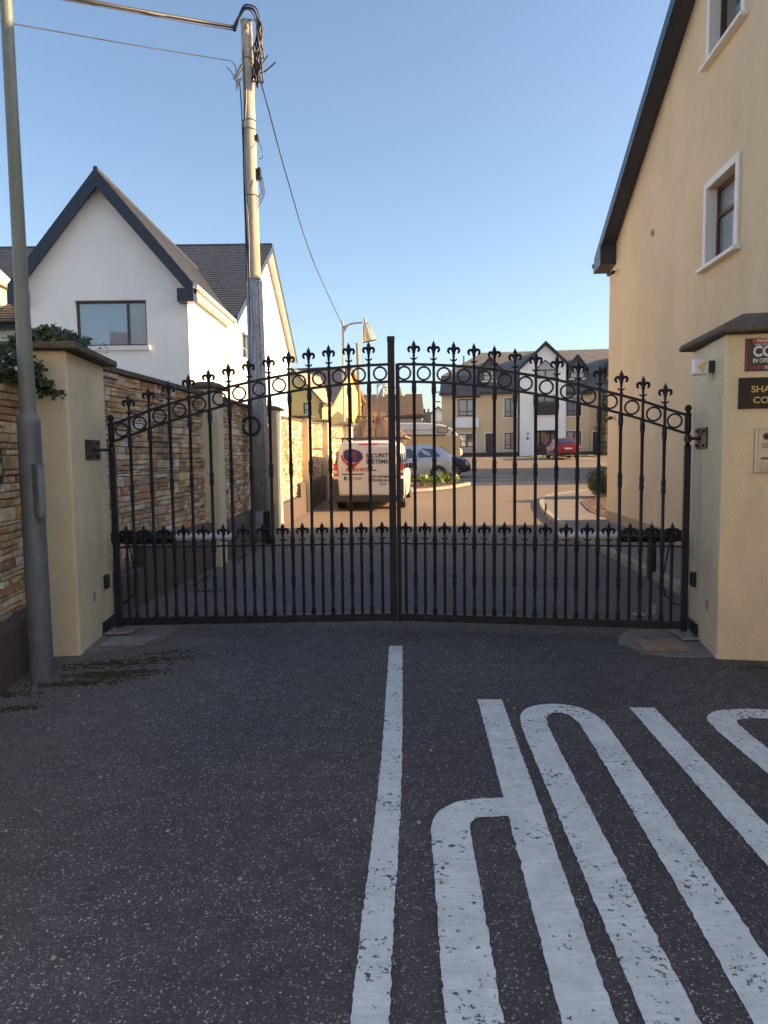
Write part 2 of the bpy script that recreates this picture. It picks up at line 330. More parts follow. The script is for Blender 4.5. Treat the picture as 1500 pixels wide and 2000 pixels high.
TWIG = leaf_mat('pink_brown_twig', (.20,.13,.10), (.46,.32,.23), .9)
BARK = M('bark', (.10,.075,.05), .9, var=.3, vs=8)
RUBBER = M('tyre_rubber', (.014,.014,.014), .85)
ALLOY = M('alloy', (.55,.56,.58), .3, metal=.7)
REDL = M('red_lens', (.55,.015,.015), .15, coat=.5, var=.1)
CLEARL = M('clear_lens', (.75,.75,.78), .12, coat=.6)
PLATE = M('number_plate_white', (.75,.74,.66), .5)

# ---------------------------------------------------------------- ground
def sheet(name, x0, x1, y0, y1, dz, mat, st=2.0, kind='structure'):
    mb = MB(); nx = max(1, int((x1-x0)/st)); ny = max(1, int((y1-y0)/st))
    for j in range(ny+1):
        for i in range(nx+1):
            x = x0+(x1-x0)*i/nx; y = y0+(y1-y0)*j/ny; mb.v.append((x, y, G(x,y)+dz))
    for j in range(ny):
        for i in range(nx):
            a = j*(nx+1)+i; mb.f.append((a, a+1, a+nx+2, a+nx+1))
    o = mb.build(name, mat); o['kind'] = kind; return o
sheet('ground', -260, 260, -120, 460, -.06, M('pale_bounce_ground', (.30,.265,.22), .95, var=.25, vs=.6, fine=.2, fs=25, bump=.5), 5)  # surround out of view; pale colour chosen to bounce light into the shade
sheet('road', -45, 45, -24, 4.6, 0, ASPH, 2)
sheet('driveway', -2.9, 34, 4.6, 57.5, 0, ASPH, 1)

def ribbon(path, wdt):
    """outline of a stroke with round-ish joins, path in world XY"""
    pts = [Vector(p) for p in path]
    # resample with Catmull-Rom for curves
    L_, R_ = [], []
    n = len(pts)
    for i, p in enumerate(pts):
        t = (pts[min(i+1, n-1)] - pts[max(i-1, 0)]).normalized(); nn = Vector((-t.y, t.x))
        L_.append(p + nn*wdt/2); R_.append(p - nn*wdt/2)
    return L_, R_
def smooth_path(pts, n=6, closed=False):
    P = [Vector(p) for p in pts]; out = []; m = len(P)
    for i in range(m if closed else m-1):
        p0 = P[(i-1) % m] if closed or i > 0 else P[i]; p1 = P[i]; p2 = P[(i+1) % m]; p3 = P[(i+2) % m] if closed or i+2 < m else p2
        for k in range(n):
            t = k/n; out.append(.5*((2*p1)+(p2-p0)*t+(2*p0-5*p1+4*p2-p3)*t*t+(3*p1-p0-3*p2+p3)*t**3))
    out.append(P[0] if closed else P[-1]); return out
def marking(name, strokes, label=None, mat=None, dz=.004):
    mb = MB()
    for si, (pts, wd, sm) in enumerate(strokes):
        p = smooth_path(pts, sm) if sm > 1 else [Vector(q) for q in pts]
        q = [p[0]]
        for a, b in zip(p[:-1], p[1:]):
            k = max(1, int((b-a).length/.022))
            q += [a + (b-a)*(j+1)/k for j in range(k)]
        Lp, Rp = ribbon(q, wd)
        base = len(mb.v)
        for l, r in zip(Lp, Rp):
            jl = R.gauss(0,.0018); jr = R.gauss(0,.0018); t = (r-l).normalized()
            l = l + t*jl; r = r + t*jr
            mb.v += [(l.x, l.y, G(l.x,l.y)+dz+si*.002), (r.x, r.y, G(r.x,r.y)+dz+si*.002)]
        for i in range(len(q)-1): mb.f.append((base+2*i, base+2*i+1, base+2*i+3, base+2*i+2))
    o = mb.build(name, mat or PAINT); o['kind'] = 'structure'
    if label: o['label'] = label
    return o
marking('lane_marking', [([(.084,5.80),(.02,3.5),(-.0585,1.87),(-.13,-.5)], .110, 4)], 'long straight white line painted from the gate towards the street')
marking('letter_p_marking', [([(.668,4.49),(.612,3.1),(.558,1.87),(.545,1.5)], .156, 1), ([(.58,3.085),(.42,3.08),(.33,3.045),(.275,2.955),(.262,2.8),(.255,2.5),(.242,2.1),(.238,1.9),(.25,1.72),(.31,1.60),(.42,1.565),(.50,1.56)], .165, 4)], 'worn white letter P of STOP painted on the asphalt')
marking('letter_o_marking', [([(.79,1.87),(.818,2.7),(.852,3.77),(.878,4.13),(.95,4.285),(1.07,4.315),(1.165,4.25),(1.20,4.12),(1.205,3.9),(1.145,2.7),(1.095,1.9),(1.075,1.6),(1.02,1.42),(.93,1.37),(.83,1.44),(.79,1.62),(.79,1.87)], .155, 5)], 'worn white letter O of STOP painted on the asphalt')
marking('letter_t_marking', [([(1.587,4.31),(1.545,3.1),(1.50,1.50)], .150, 1), ([(1.22,1.43),(1.78,1.42)], .15, 1)], 'worn white letter T of STOP painted on the asphalt')
marking('letter_s_marking', [([(2.48,3.85),(2.45,4.05),(2.34,4.16),(2.18,4.185),(2.03,4.15),(1.968,4.02),(1.955,3.6),(1.96,3.2),(2.02,3.0),(2.2,2.85),(2.35,2.7),(2.38,2.4),(2.36,1.8),(2.28,1.5),(2.1,1.4),(1.95,1.5),(1.93,1.8)], .158, 4)], 'faded white letter S of STOP painted on the asphalt')
# parking bay lines in the yard
for i, (a, b) in enumerate([((3.2,28.6),(7.5,28.6)), ((3.4,30.9),(5.6,30.9)), ((4.2,33.4),(6.6,33.4)), ((8.4,50.2),(7.6,54.8)), ((11.0,50.0),(10.4,54.6)), ((14.9,49.6),(14.5,54.4)), ((6.0,50.4),(5.0,55.0)), ((11,41.5),(19,41.2)), ((12,43.6),(20,43.2))]):
    marking('bay_line', [([a, b], .1, 1)])
# footpath with kerb along the big gable house
kp = [(3.16,6.6),(3.25,7.73),(3.40,11.1),(3.71,15.2),(4.27,19.4),(4.87,21.7),(5.7,22.9),(7.2,24.2),(9.5,25.4),(13,26.0),(20,26.3)]
kps = smooth_path([Vector(p) for p in kp], 5)
mb = MB()
for p, q in zip(kps[:-1], kps[1:]):
    t = (q-p).normalized(); n_ = Vector((t.y, -t.x))*.12
    a = [(p.x,p.y),(q.x,q.y),(q.x+n_.x,q.y+n_.y),(p.x+n_.x,p.y+n_.y)]
    mb.add([(x,y,G(x,y)-.05) for x,y in a]+[(x,y,G(x,y)+.1) for x,y in a], [(4,5,6,7),(0,1,5,4),(3,2,6,7)])
o = mb.build('kerb', KERB); o['kind'] = 'structure'
mb = MB()
for p, q in zip(kps[:-1], kps[1:]):
    t = (q-p).normalized(); n_ = Vector((t.y, -t.x))
    ws = [.12, .9, 1.8, 2.6]
    for s0, s1 in zip(ws[:-1], ws[1:]):
        mb.quad(*[(v_.x, v_.y, G(v_.x, v_.y)+.094) for v_ in (p+n_*s0, q+n_*s0, q+n_*s1, p+n_*s1)])
o = mb.build('footpath', PATH); o['kind'] = 'structure'

# ---------------------------------------------------------------- ledge stone walls
def stone_variants():
    vs = []
    for k in range(18):
        mb = MB(); c = .055 + .03*R.random()
        # unit stone: x -.5...5, z -.5...5, front towards -y, depth scaled
        f = [(-.5+c*R.uniform(.3,1.4), -.5+c*R.uniform(.5,1.6)), (.5-c*R.uniform(.3,1.4), -.5+c*R.uniform(.5,1.6)), (.5-c*R.uniform(.3,1.4), .5-c*R.uniform(.5,1.6)), (-.5+c*R.uniform(.3,1.4), .5-c*R.uniform(.5,1.6))]
        bk = [(-.5,-.5),(.5,-.5),(.5,.5),(-.5,.5)]
        P = [(x,0,z) for x,z in bk] + [(x,-.7,z) for x,z in bk] + [(x,-1-R.uniform(-.2,.15),z) for x,z in f] + [(R.uniform(-.2,.2), -1.08, R.uniform(-.2,.2))]
        F = [(0,1,5,4),(1,2,6,5),(2,3,7,6),(3,0,4,7),(4,5,9,8),(5,6,10,9),(6,7,11,10),(7,4,8,11),(8,9,12),(9,10,12),(10,11,12),(11,8,12)]
        me = bpy.data.meshes.new('stone'); me.from_pydata(P, [], F); me.update(); me.materials.append(STONE); vs.append(me)
    return vs
SV = stone_variants()
MORTAR = M('mortar', (.11,.095,.07), .95, var=.2, vs=6)
def stone_wall(label, A, B, z0, z1, back, coping=True, plinth=(), maxn=300, group='ledge stone wall sections beside the drive'):
    """A->B base line of the stone face; face looks to the right of A->B"""
    A = Vector(A); B = Vector(B); d = (B-A); Ln = d.length; u = d.normalized(); nrm = Vector((u.y, -u.x)); bk = -nrm
    root = thing('stone_wall', label, 'wall', (A.x, A.y, G(A.x,A.y)), 0, group)
    gz = lambda s: G(*(A+u*s))
    core = MB(); a, b, c, e = A, B, B+bk*back, A+bk*back
    core.prism([(p.x,p.y,gz(0)-.1) for p in (a,b,c,e)], (0,0,z1+.1+gz(Ln)-gz(0)))
    core.build('backing', MORTAR, root)
    stones = []; z = z0; ux = Vector((u.x,u.y,0))
    while z < z1-.015:
        h = min(R.choice([.03,.04,.05,.06,.07,.09,.11]), z1-z)
        if z1-z-h < .02: h = z1-z
        s = 0
        while s < Ln-.01:
            wd = min(R.uniform(.07,.20) if R.random()<.55 else R.uniform(.18,.42), Ln-s)
            if h < .05: wd = min(wd*1.3, Ln-s)
            if Ln-s-wd < .05: wd = Ln-s
            if h > .085 and R.random() < .5:
                stones.append((s, z, wd, h*.5)); stones.append((s, z+h*.5, wd, h*.5))
            else: stones.append((s, z, wd, h))
            s += wd
        z += h
    def key(t):
        p = A+u*(t[0]+t[2]/2); return -(t[2]*t[3])/(p.length**2)
    stones.sort(key=key)
    rot = math.atan2(u.y, u.x)
    rest = MB()
    for k, (s, zz, wd, h) in enumerate(stones):
        dep = R.uniform(.012,.05); p = A+u*(s+wd/2); zc = zz+h/2+gz(s+wd/2)
        me = SV[R.randrange(18)]
        if k < maxn:
            o = bpy.data.objects.new('stone', me); COL.objects.link(o); o.parent = root
            o.location = Vector((p.x, p.y, zc)) - root.location; o.rotation_euler = (0, R.uniform(-.02,.02), rot)
            o.scale = (wd-.008, dep, h-.007)
        else:
            rest.add([(p.x+u.x*v.co.x*(wd-.008)+bk.x*v.co.y*dep, p.y+u.y*v.co.x*(wd-.008)+bk.y*v.co.y*dep, zc+v.co.z*(h-.007)) for v in me.vertices], [tuple(f.vertices) for f in me.polygons])
    if rest.v: rest.build('stones', STONE, root, kind='stuff')
    if coping:
        n = max(1, round(Ln/.62))
        for k in range(n):
            s0 = Ln*k/n+.004; s1 = Ln*(k+1)/n-.004; m_ = MB()
            zt = z1+gz((s0+s1)/2)
            pts = []
            for off, hh in ((-.07,0),(-.07,.05),(-.03,.065),(back+.03,.075),(back+.07,.05),(back+.07,0)):
                p = A+u*s0+bk*off; pts.append((p.x,p.y,zt+hh+.002))
            m_.prism(pts, ux*(s1-s0)); m_.build('coping_stone', CAP, root, bevel=.006)
    for (s0, s1, h) in plinth:
        m_ = MB(); pts = []
        p0 = A+u*s0
        for off, hh in ((.0,-.1),(-.13,-.1),(-.13,h-.03),(-.115,h),(0,h+.03)):
            p = p0+bk*off; pts.append((p.x,p.y,gz(s0)+hh))
        m_.prism(pts, Vector((u.x,u.y,0))*(s1-s0)+Vector((0,0,gz(s1)-gz(s0)))); m_.build('plinth', PLINTH, root, bevel=.004)
    return root

def pillar(label, c, ang, w_, d_, h, mat, cap_h=.14, over=.1, capmat=None, slab=.05, cat='gate pillar', group=None, name='wall_pillar'):
    """c = front right corner (x,y); ang = direction of depth axis from +Y towards -X (radians); extends left by w_"""
    v = Vector((-math.sin(ang), math.cos(ang), 0)); u = Vector((-math.cos(ang), -math.sin(ang), 0))
    g0 = G(c[0],c[1]); root = thing(name, label, cat, (c[0],c[1],g0), 0, group)
    P = Vector((c[0],c[1],g0-.1)); m_ = MB(); m_.prism([P, P+u*w_, P+u*w_+v*d_, P+v*d_], (0,0,h+.1)); m_.build('shaft', mat, root, bevel=.018)
    cm = capmat or CAP; T = Vector((c[0],c[1],g0+h+.002)); o_ = over
    a = [T-u*o_-v*o_, T+u*(w_+o_)-v*o_, T+u*(w_+o_)+v*(d_+o_), T-u*o_+v*(d_+o_)]
    cen = (a[0]+a[2])/2; top = [p.lerp(cen, .62)+Vector((0,0,cap_h)) for p in a]
    m2 = MB(); zz = Vector((0,0,slab)); V = a+[p+zz for p in a]+top
    m2.add(V, [(3,2,1,0),(0,1,5,4),(1,2,6,5),(2,3,7,6),(3,0,4,7),(4,5,9,8),(5,6,10,9),(6,7,11,10),(7,4,8,11),(8,9,10,11)])
    m2.build('cap', cm, root, bevel=.01)
    return root

A1 = rad(6)
pillar('cream rendered pillar carrying the left gate leaf, ivy on its dark cap', (-2.465,5.64), A1, .36, 1.02, 2.43, CREAM, cap_h=.13, over=.10)
pillar('cream wall pillar behind the left gate ram, first past the gate', (-2.335,10.14), .07, .34, .54, 2.54, CREAM, over=.07, cap_h=.11, group='cream pillars between stone wall panels', cat='wall pillar')
pillar('cream wall pillar just past the telegraph pole, where sunlight begins', (-2.24,15.15), -.02, .36, .55, 2.54, CREAM, over=.07, cap_h=.1, group='cream pillars between stone wall panels', cat='wall pillar')
pillar('sunlit orange cream wall pillar with a dark stepped plinth before it', (-1.99,19.15), -.06, .36, .55, 2.52, CREAM, over=.07, cap_h=.1, group='cream pillars between stone wall panels', cat='wall pillar')
pillar('cream wall pillar level with the left rear corner of the van', (-1.74,22.6), -.1, .36, .55, 2.45, CREAM, over=.07, cap_h=.1, group='cream pillars between stone wall panels', cat='wall pillar')
pillar('farthest cream wall pillar beside the foot of the bell street lamp', (-1.22,26.6), -.15, .55, .55, 2.35, CREAM, over=.07, cap_h=.16, group='cream pillars between stone wall panels', cat='wall pillar')
stone_wall('ledge stone wall outside the gate behind the grey lamp post', (-2.50,2.2), (-2.86,5.80), .42, 2.20, .35, plinth=[(0,3.55,.42)])
stone_wall('ledge stone wall between the left gate pillar and the next pillar', (-2.80,6.58), (-2.57,10.20), .40, 2.44, .3, plinth=[(0,1.05,.40),(1.052,3.6,.63)])
stone_wall('stained ledge stone wall panel behind the telegraph pole', (-2.50,10.66), (-2.45,15.2), .55, 2.44, .3, plinth=[(0,4.5,.57)])
stone_wall('sunlit stone wall panel between the third and fourth pillars', (-2.42,15.68), (-2.20,19.2), .5, 2.42, .3, plinth=[(0,2.6,.45),(2.602,3.5,.8)])
stone_wall('stone wall panel with the shadow of the van on it', (-2.16,19.68), (-1.94,22.65), .5, 2.38, .3, plinth=[(0,2.9,.75)])
stone_wall('last stone wall panel, partly hidden by the van', (-1.88,23.14), (-1.50,26.65), .5, 2.3, .3, plinth=[(0,3.5,.6)])

# right hand entrance pillar / wing wall
AR = -rad(9)
def rpillar():
    F0 = Vector((2.526,5.327,0)); F1 = Vector((4.28,4.98,0)); B0 = Vector((2.675,6.19,0)); B1 = Vector((4.40,6.19,0))
    root = thing('gate_pillar', 'wide cream entrance pillar with signs and door phone on its front', 'gate pillar', F0)
    MB().prism([p-Vector((0,0,.1)) for p in (F0,F1,B1,B0)], (0,0,2.54)).build('shaft', CREAM, root, bevel=.02)
    o1 = [Vector((2.455,5.25,2.442)), Vector((4.3,4.88,2.442)), Vector((4.42,6.3,2.442)), Vector((2.585,6.3,2.442))]
    # cap drops towards the gate side as in the photo, slab plus sloped top
    sl = Vector((0,0,.045)); top = [Vector((2.74,5.50,2.62)), Vector((4.3,5.18,2.62)), Vector((4.38,6.0,2.62)), Vector((2.82,6.0,2.62))]
    V = o1+[p+sl for p in o1]+top
    m2 = MB(); m2.add(V, [(3,2,1,0),(0,1,5,4),(1,2,6,5),(2,3,7,6),(3,0,4,7),(4,5,9,8),(5,6,10,9),(6,7,11,10),(7,4,8,11),(8,9,10,11)])
    m2.build('cap', CAPR, root, bevel=.018)
    return F0, (F1-F0).normalized(), (B0-F0).normalized()
RF, RU, RS = rpillar()
RN = Vector((RU.y, -RU.x, 0))          # front normal, towards the street
SN = Vector((-RS.y, RS.x, 0))          # gate side normal

# ---------------------------------------------------------------- the gate
TOPZ = [(0,1.885),(.02,1.892),(.19,1.95),(.358,2.012),(.53,2.065),(.71,2.117),(.94,2.178),(1.07,2.212),(1.24,2.25),(1.41,2.283),(1.595,2.315),(1.784,2.345),(1.97,2.366),(2.14,2.381),(2.32,2.392),(2.6,2.402)]
def topz(s):
    for (a, za), (b, zb) in zip(TOPZ[:-1], TOPZ[1:]):
        if s <= b: return za+(zb-za)*(s-a)/(b-a)
    return TOPZ[-1][1]
def mesh_of(mb, name, mat, smooth=35):
    o = mb.build(name, mat, None, smooth=smooth); me = o.data; bpy.data.objects.remove(o); return me
# fleur-de-lis: base at z=0, tip at .212
fl = MB()
fl.lathe(0,0,[(0,.012),(.004,.020),(.012,.019),(.022,.012),(.040,.011),(.048,.017),(.055,.011),(.068,.010),(.074,.0165),(.080,.010),(.10,.016),(.125,.019),(.150,.020),(.165,.021),(.180,.0165),(.198,.006),(.212,.0008)], 8)
for sgn in (-1,1):
    arc = [(0,.105)] + [(.034+.0195*math.cos(q), .128+.021*math.sin(q)) for q in [rad(x) for x in (170,140,110,80,50,20,-15,-50,-80)]]
    fl.tube([(sgn*x, 0, z) for x, z in arc], [.010,.010,.011,.0125,.0135,.0140,.0135,.0125,.011,.009], 6)
    fl.tube([(0,0,.040),(sgn*.018,0,.043),(sgn*.030,0,.052),(sgn*.032,0,.060)], [.008,.0075,.006,.003], 5)
fl.v = [(x*.92, y*1.3, z) for x, y, z in fl.v]
FLEUR = mesh_of(fl, 'finial', IRON)
KN = [(-.058,.0127),(-.054,.017),(-.048,.0145),(-.035,.019),(-.018,.0175),(-.006,.015),(0,.019),(.006,.015),(.018,.0175),(.036,.019),(.048,.0145),(.054,.017),(.058,.0127)]
def bar_mesh(zt, tall):
    mb = MB(); r = .0125; pr = [(.12,.017)]
    if tall:
        pr = [(.118,.019),(.15,.019),(.175,.014),(.182,.0165),(.188,.0127)]
        mids = [.445, (.70+.085)/1, ]
        pr += [(.445+h*1.05, q) for h, q in KN]
        pr += [(.775-.085,.0127),(.70,.016),(.712,.0145),(.735,.0195),(.765,.018),(.775,.016),(.785,.018),(.815,.0195),(.835,.015),(.845,.017),(.852,.0127)]
        zm = (.77+zt-.155)/2
        pr += [(zm+h*1.15, q) for h, q in KN]
        zl = zt-.165
        pr += [(zl-.125,.0127),(zl-.118,.0165),(zl-.108,.0135),(zl-.085,.0185),(zl-.045,.0200),(zl-.018,.017),(zl-.004,.019),(zl+.01,.011),(zt,.011)]
    else: pr = [(.12,.0122),(zt,.0122)]
    mb.lathe(0,0,[(z,max(q*1.12,.0127)) for z,q in pr],8); return mb
def put(me, name, parent, loc, rot=(0,0,0), sc_=(1,1,1)):
    o = bpy.data.objects.new(name, me); COL.objects.link(o); o.parent = parent; o.location = loc; o.rotation_euler = rot; o.scale = sc_; return o
RING = mesh_of(MB().ring((0,0,0), .0570, .0088, (1,0,0), (0,0,1), 28, 6), 'ring', IRON, 60)
DOG = mesh_of(bar_mesh(.775, False), 'short_bar', IRON)
def gate_leaf(label, H, rz, Ln, s0, ds, side):
    root = thing('gate_leaf', label, 'gate', (H[0],H[1],0), rz, 'double driveway gate')
    L_ = dict(parent=root, local=True)
    # hinge stile: square lower post, turned neck, upper post and ball
    MB().box(-.026,.026,-.026,.026,.035,1.63).build('hinge_post', IRON, bevel=.004, **L_)
    MB().lathe(0,0,[(1.628,.02),(1.64,.026),(1.65,.017),(1.68,.015),(1.69,.022),(1.70,.028),(1.71,.022),(1.72,.015),(1.74,.02),(1.75,.027),(1.76,.028),(1.885,.028),(1.895,.031),(1.905,.024),(1.912,.017),(1.92,.018)]+[(1.945+.03*math.sin(q), max(.001,.03*math.cos(q))) for q in [rad(x) for x in (-50,-25,0,25,50,75,90)]], 14).build('hinge_post_finial', IRON, smooth=40, **L_)
    MB().lathe(0,0,[(.0,.022),(.02,.026),(.05,.026),(.06,.02)],12).build('pivot', BLACK, smooth=40, **L_)
    if side > 0: MB().box(Ln-.0315,Ln+.0315,-.02,.02,.045,2.63).box(Ln-.034,Ln+.034,-.0225,.0225,2.60,2.645).build('meeting_stile', IRON, bevel=.003, **L_)
    else: MB().box(Ln-.05,Ln-.015,.022,.045,.05,2.40).build('meeting_stile', IRON, bevel=.003, **L_)
    e = Ln-.03 if side > 0 else Ln-.04
    MB().box(.026,e,-.021,.021,.052,.122).build('bottom_rail', IRON, bevel=.003, **L_)
    MB().box(.024,e,-.016,.016,.764,.780).build('middle_rail', IRON, bevel=.002, **L_)
    for dz, nm in ((0,'top_rail'),(-.155,'lower_top_rail')):
        pts = []; n = 26
        for i in range(n+1):
            s = .02+(e-.02)*i/n; pts.append((s, topz(s)+dz))
        mb = MB()
        for (a, za), (b, zb) in zip(pts[:-1], pts[1:]):
            V = [(a,-.013,za-.012),(b,-.013,zb-.012),(b,.013,zb-.012),(a,.013,za-.012),(a,-.013,za+.010),(b,-.013,zb+.010),(b,.013,zb+.010),(a,.013,za+.010)]
            mb.add(V, [(0,3,2,1),(4,5,6,7),(0,1,5,4),(2,3,7,6)])
        mb.build(nm, IRON, **L_)
    bs = [s0+ds*k for k in range(13)]
    for s in bs:
        b = bar_mesh(topz(s), True); b = b.build('bar', IRON, smooth=40, **L_); b.location = (s,0,0)
        put(FLEUR, 'finial', b, (0,0,topz(s)+.003), (0,0,R.uniform(-.03,.03)))
    ed = [0.0]+bs+[Ln]
    for i, (a, b) in enumerate(zip(ed[:-1], ed[1:])):
        m = (a+b)/2
        if i == 0: m = (a+.026+b)/2
        d = put(DOG, 'short_bar', root, (m,0,0)); put(FLEUR, 'finial', d, (0,0,.775), (0,0,R.uniform(-.05,.05)), (1,1,.97))
        put(RING, 'ring', root, (m, 0, topz(m)-.0795))
    return root
gL = gate_leaf('left leaf of the black iron gate, with the tall square meeting stile', (-2.445,6.445), math.atan2(.063,2.525), 2.526, .165, .180, 1)
gR = gate_leaf('right leaf of the black iron gate, hinged on the wide pillar with signs', (2.575,6.045), math.pi-math.atan2(.46,2.465), 2.507, .187, .1786, -1)

# hinge brackets on the pillars, actuators, photocells, plates
def bracket(label, post, face, u, n, w_, h_, z):
    """plate on pillar face: centre face, along u, normal n"""
    root = thing('hinge_bracket', label, 'bracket', (face[0],face[1],z), 0, 'gate hinge brackets')
    c = Vector((face[0],face[1],z)); n = Vector(n); u = Vector(u)
    MB().obox(c+n*.008, (w_,.006,h_), u, n).build('plate', BLACK, root, bevel=.003)
    for a in (-.6,.6):
        for b in (-.68,.68):
            p = c+u*w_*a+Vector((0,0,h_*b)); MB().tube([p+n*.014, p+n*.026], .011, 6).build('bolt', BLACK, root)
    q = Vector((post[0],post[1],z))
    MB().tube([c+n*.01, c.lerp(q,.5), q], [.016,.012,.014], 8).build('hinge_rod', BLACK, root, smooth=40)
    MB().lathe(q.x,q.y,[(-.028,.03),(.028,.03)],10,z=z).build('hinge_collar', BLACK, root, smooth=40)
p = RF+RS*.56
bracket('black hinge plate with four bolts on the right pillar', (2.575,6.045), (p.x,p.y), RS, SN, .18, .085, 1.69)
bracket('square black hinge plate on the left gate pillar', (-2.445,6.445), (-2.524,6.20), (-.1045,.9945,0), (.9945,.1045,0), .20, .085, 1.66)
for sgn, lab, H, ang, wl in ((1,'black and white gate ram along the inside of the left leaf',(-2.52,6.80),0.02,.58),(-1,'black and white gate ram along the inside of the right leaf',(2.66,6.42),math.pi-.13,.58)):
    root = thing('gate_ram', lab, 'gate motor', (H[0],H[1],.82), ang, 'gate motors')
    MB().tube([(0,0,0),(.03,0,0),(.5,0,0),(.52,0,0)], [.055,.062,.062,.05], 14).build('motor_housing', BLACK, root, smooth=40, local=True)
    MB().tube([(.50,0,0),(1.06,0,-.005)], .036, 14).build('piston', STEELW, root, smooth=40, local=True)
    MB().tube([(1.055,0,-.005),(1.10,0,-.005)], [.028,.02], 10).build('piston_end', BLACK, root, smooth=40, local=True)
    MB().box(-.1,.02,-.02,.02,-.05,.05).build('mount', BLACK, root, local=True)
    MB().tube([(.06,0,-.05),(.10,-.01*sgn,-.25),(.13,-.02*sgn,-.42),(.10,-.02*sgn,-.55),(.02,-.02*sgn,-.62),(-.03,0,-.64)], .008, 6).build('cable', BLACK, root, smooth=60, local=True)
def photocell(label, c, u, n, w_, h_):
    root = thing('photocell', label, 'photocell', c, 0, 'gate photocells')
    c = Vector(c); MB().obox(c+Vector(n)*.018, (w_,.018,h_), u, n).build('case', BLACK, root, bevel=.008)
    MB().obox(c+Vector(n)*.037, (w_*.6,.002,h_*.5), u, n).build('lens', GLASSD, root)
q = RF+RS*.66; photocell('small black photocell low on the right pillar by the hinge', (q.x,q.y,.50), RS, SN, .04, .062)
US = Vector((-.1045,.9945,0)); UN = Vector((.9945,.1045,0)); LP = Vector((-2.465,5.64,0))
q = LP+US*.76; photocell('small black photocell low on the left pillar by the hinge', (q.x,q.y,.47), US, UN, .045, .062)
for nm, q, u, n, lab in (('keyhole_plate', RF+RS*.28+Vector((0,0,.36)), RS, SN, 'tiny steel key plate low on the right pillar'), ('keyhole_plate', LP+US*.42+Vector((0,0,.40)), US, UN, 'tiny steel key plate low on the left pillar')):
    o = MB().obox(q+n*.004, (.018,.004,.045), u, n).build(nm, STEELPLATE, bevel=.002); tag(o, lab, 'key plate')
# black cover strips and plates on the ground
def gplate(label, cat, name, pts, z, mat, th=.008):
    o = MB().prism([(x,y,z) for x,y in pts], (0,0,th)).build(name, mat, bevel=.002); tag(o, label, cat); return o
o = MB().prism([(*(LP+US*.62+UN*.003).xy,.0),(*(LP+US*1.02+UN*.003).xy,.0),(*(LP+US*1.02+UN*.02).xy,.0),(*(LP+US*.62+UN*.02).xy,.0)], (0,0,.12)).build('foot_strip', BLACK, bevel=.002); tag(o, 'black metal strip at the foot of the left gate pillar', 'metal strip')
a, b = RF+RS*.52, RF+RS*.87
o = MB().prism([(*(a+SN*.003).xy,.03),(*(b+SN*.003).xy,.03),(*(b+SN*.02).xy,.03),(*(a+SN*.02).xy,.03)], (0,0,.11)).build('foot_strip', BLACK, bevel=.002); tag(o, 'black metal strip at the foot of the right gate pillar', 'metal strip')
o = MB().prism([(-2.62,5.74,.001),(-2.33,5.76,.001),(-2.12,5.86,.001),(-1.98,6.02,.001),(-1.90,6.24,.001),(-1.93,6.5,.001),(-2.05,6.7,.001),(-2.62,6.75,.001)], (0,0,.008)).build('concrete_pad', CONC); o['kind'] = 'structure'
o = MB().prism([(1.93,5.80,.001),(2.0,5.55,.001),(2.16,5.40,.001),(2.36,5.36,.001),(2.60,5.37,.001),(2.66,6.25,.001),(2.15,6.2,.001),(2.0,6.0,.001)], (0,0,.008)).build('concrete_pad', CONC); o['kind'] = 'structure'
gplate('grey steel ground plate in the concrete beside the left pillar', 'ground plate', 'ground_plate', [(-2.41,5.86),(-2.06,5.88),(-1.99,6.17),(-2.40,6.16)], .012, STEELPLATE)
gplate('rusty steel ground plate in the concrete beside the right pillar', 'ground plate', 'ground_plate', [(2.06,5.52),(2.42,5.50),(2.45,5.83),(2.08,5.88)], .012, RUST)
gplate('grey hinge foot plate under the left gate post', 'foot plate', 'foot_plate', [(-2.50,6.22),(-2.28,6.24),(-2.26,6.52),(-2.5,6.52)], .022, STEELPLATE, .014)
gplate('grey hinge foot plate under the right gate post', 'foot plate', 'foot_plate', [(2.46,5.80),(2.62,5.80),(2.66,6.12),(2.48,6.14)], .022, STEELPLATE, .014)
# small black photocell post on the right inside
root = thing('sensor_post', 'short black sensor post on the kerb inside the right leaf', 'sensor post', (3.30,8.72,0))
MB().box(3.255,3.345,8.68,8.76,0,.50).build('post', BLACK, root, bevel=.006); MB().box(3.275,3.325,8.672,8.679,.36,.44).build('lens', GLASSD, root)
q = atY(1047,999,17.6); root = thing('kerb_post', 'tiny dark marker post at the tip of the kerb', 'marker post', (4.02,17.6,G(0,17.6)))
MB().lathe(4.02,17.6,[(0,.05),(.05,.05),(.06,.035),(.27,.03),(.30,.015)],8,z=G(0,17.6)).build('post', BLACK, root, smooth=40); MB().lathe(4.02,17.6,[(.001,.09),(.03,.06)],8,z=G(0,17.6)).build('base', BLACK, root)
# crumpled litter
o = MB(); cpt = atY(1270,1195,6.62); o.add([(2.52,6.75,.012),(2.60,6.74,.015),(2.63,6.80,.10),(2.57,6.83,.12),(2.54,6.80,.05)], [(0,1,4),(1,2,4),(2,3,4),(3,0,4)]); o.add([(2.38,6.78,.008),(2.50,6.74,.008),(2.51,6.78,.03),(2.40,6.82,.025)], [(0,1,2,3)])
o = o.build('litter', M('old_paper', (.30,.29,.25), .9, var=.2, vs=12)); tag(o, 'crumpled grey litter on the ground behind the right leaf', 'litter')

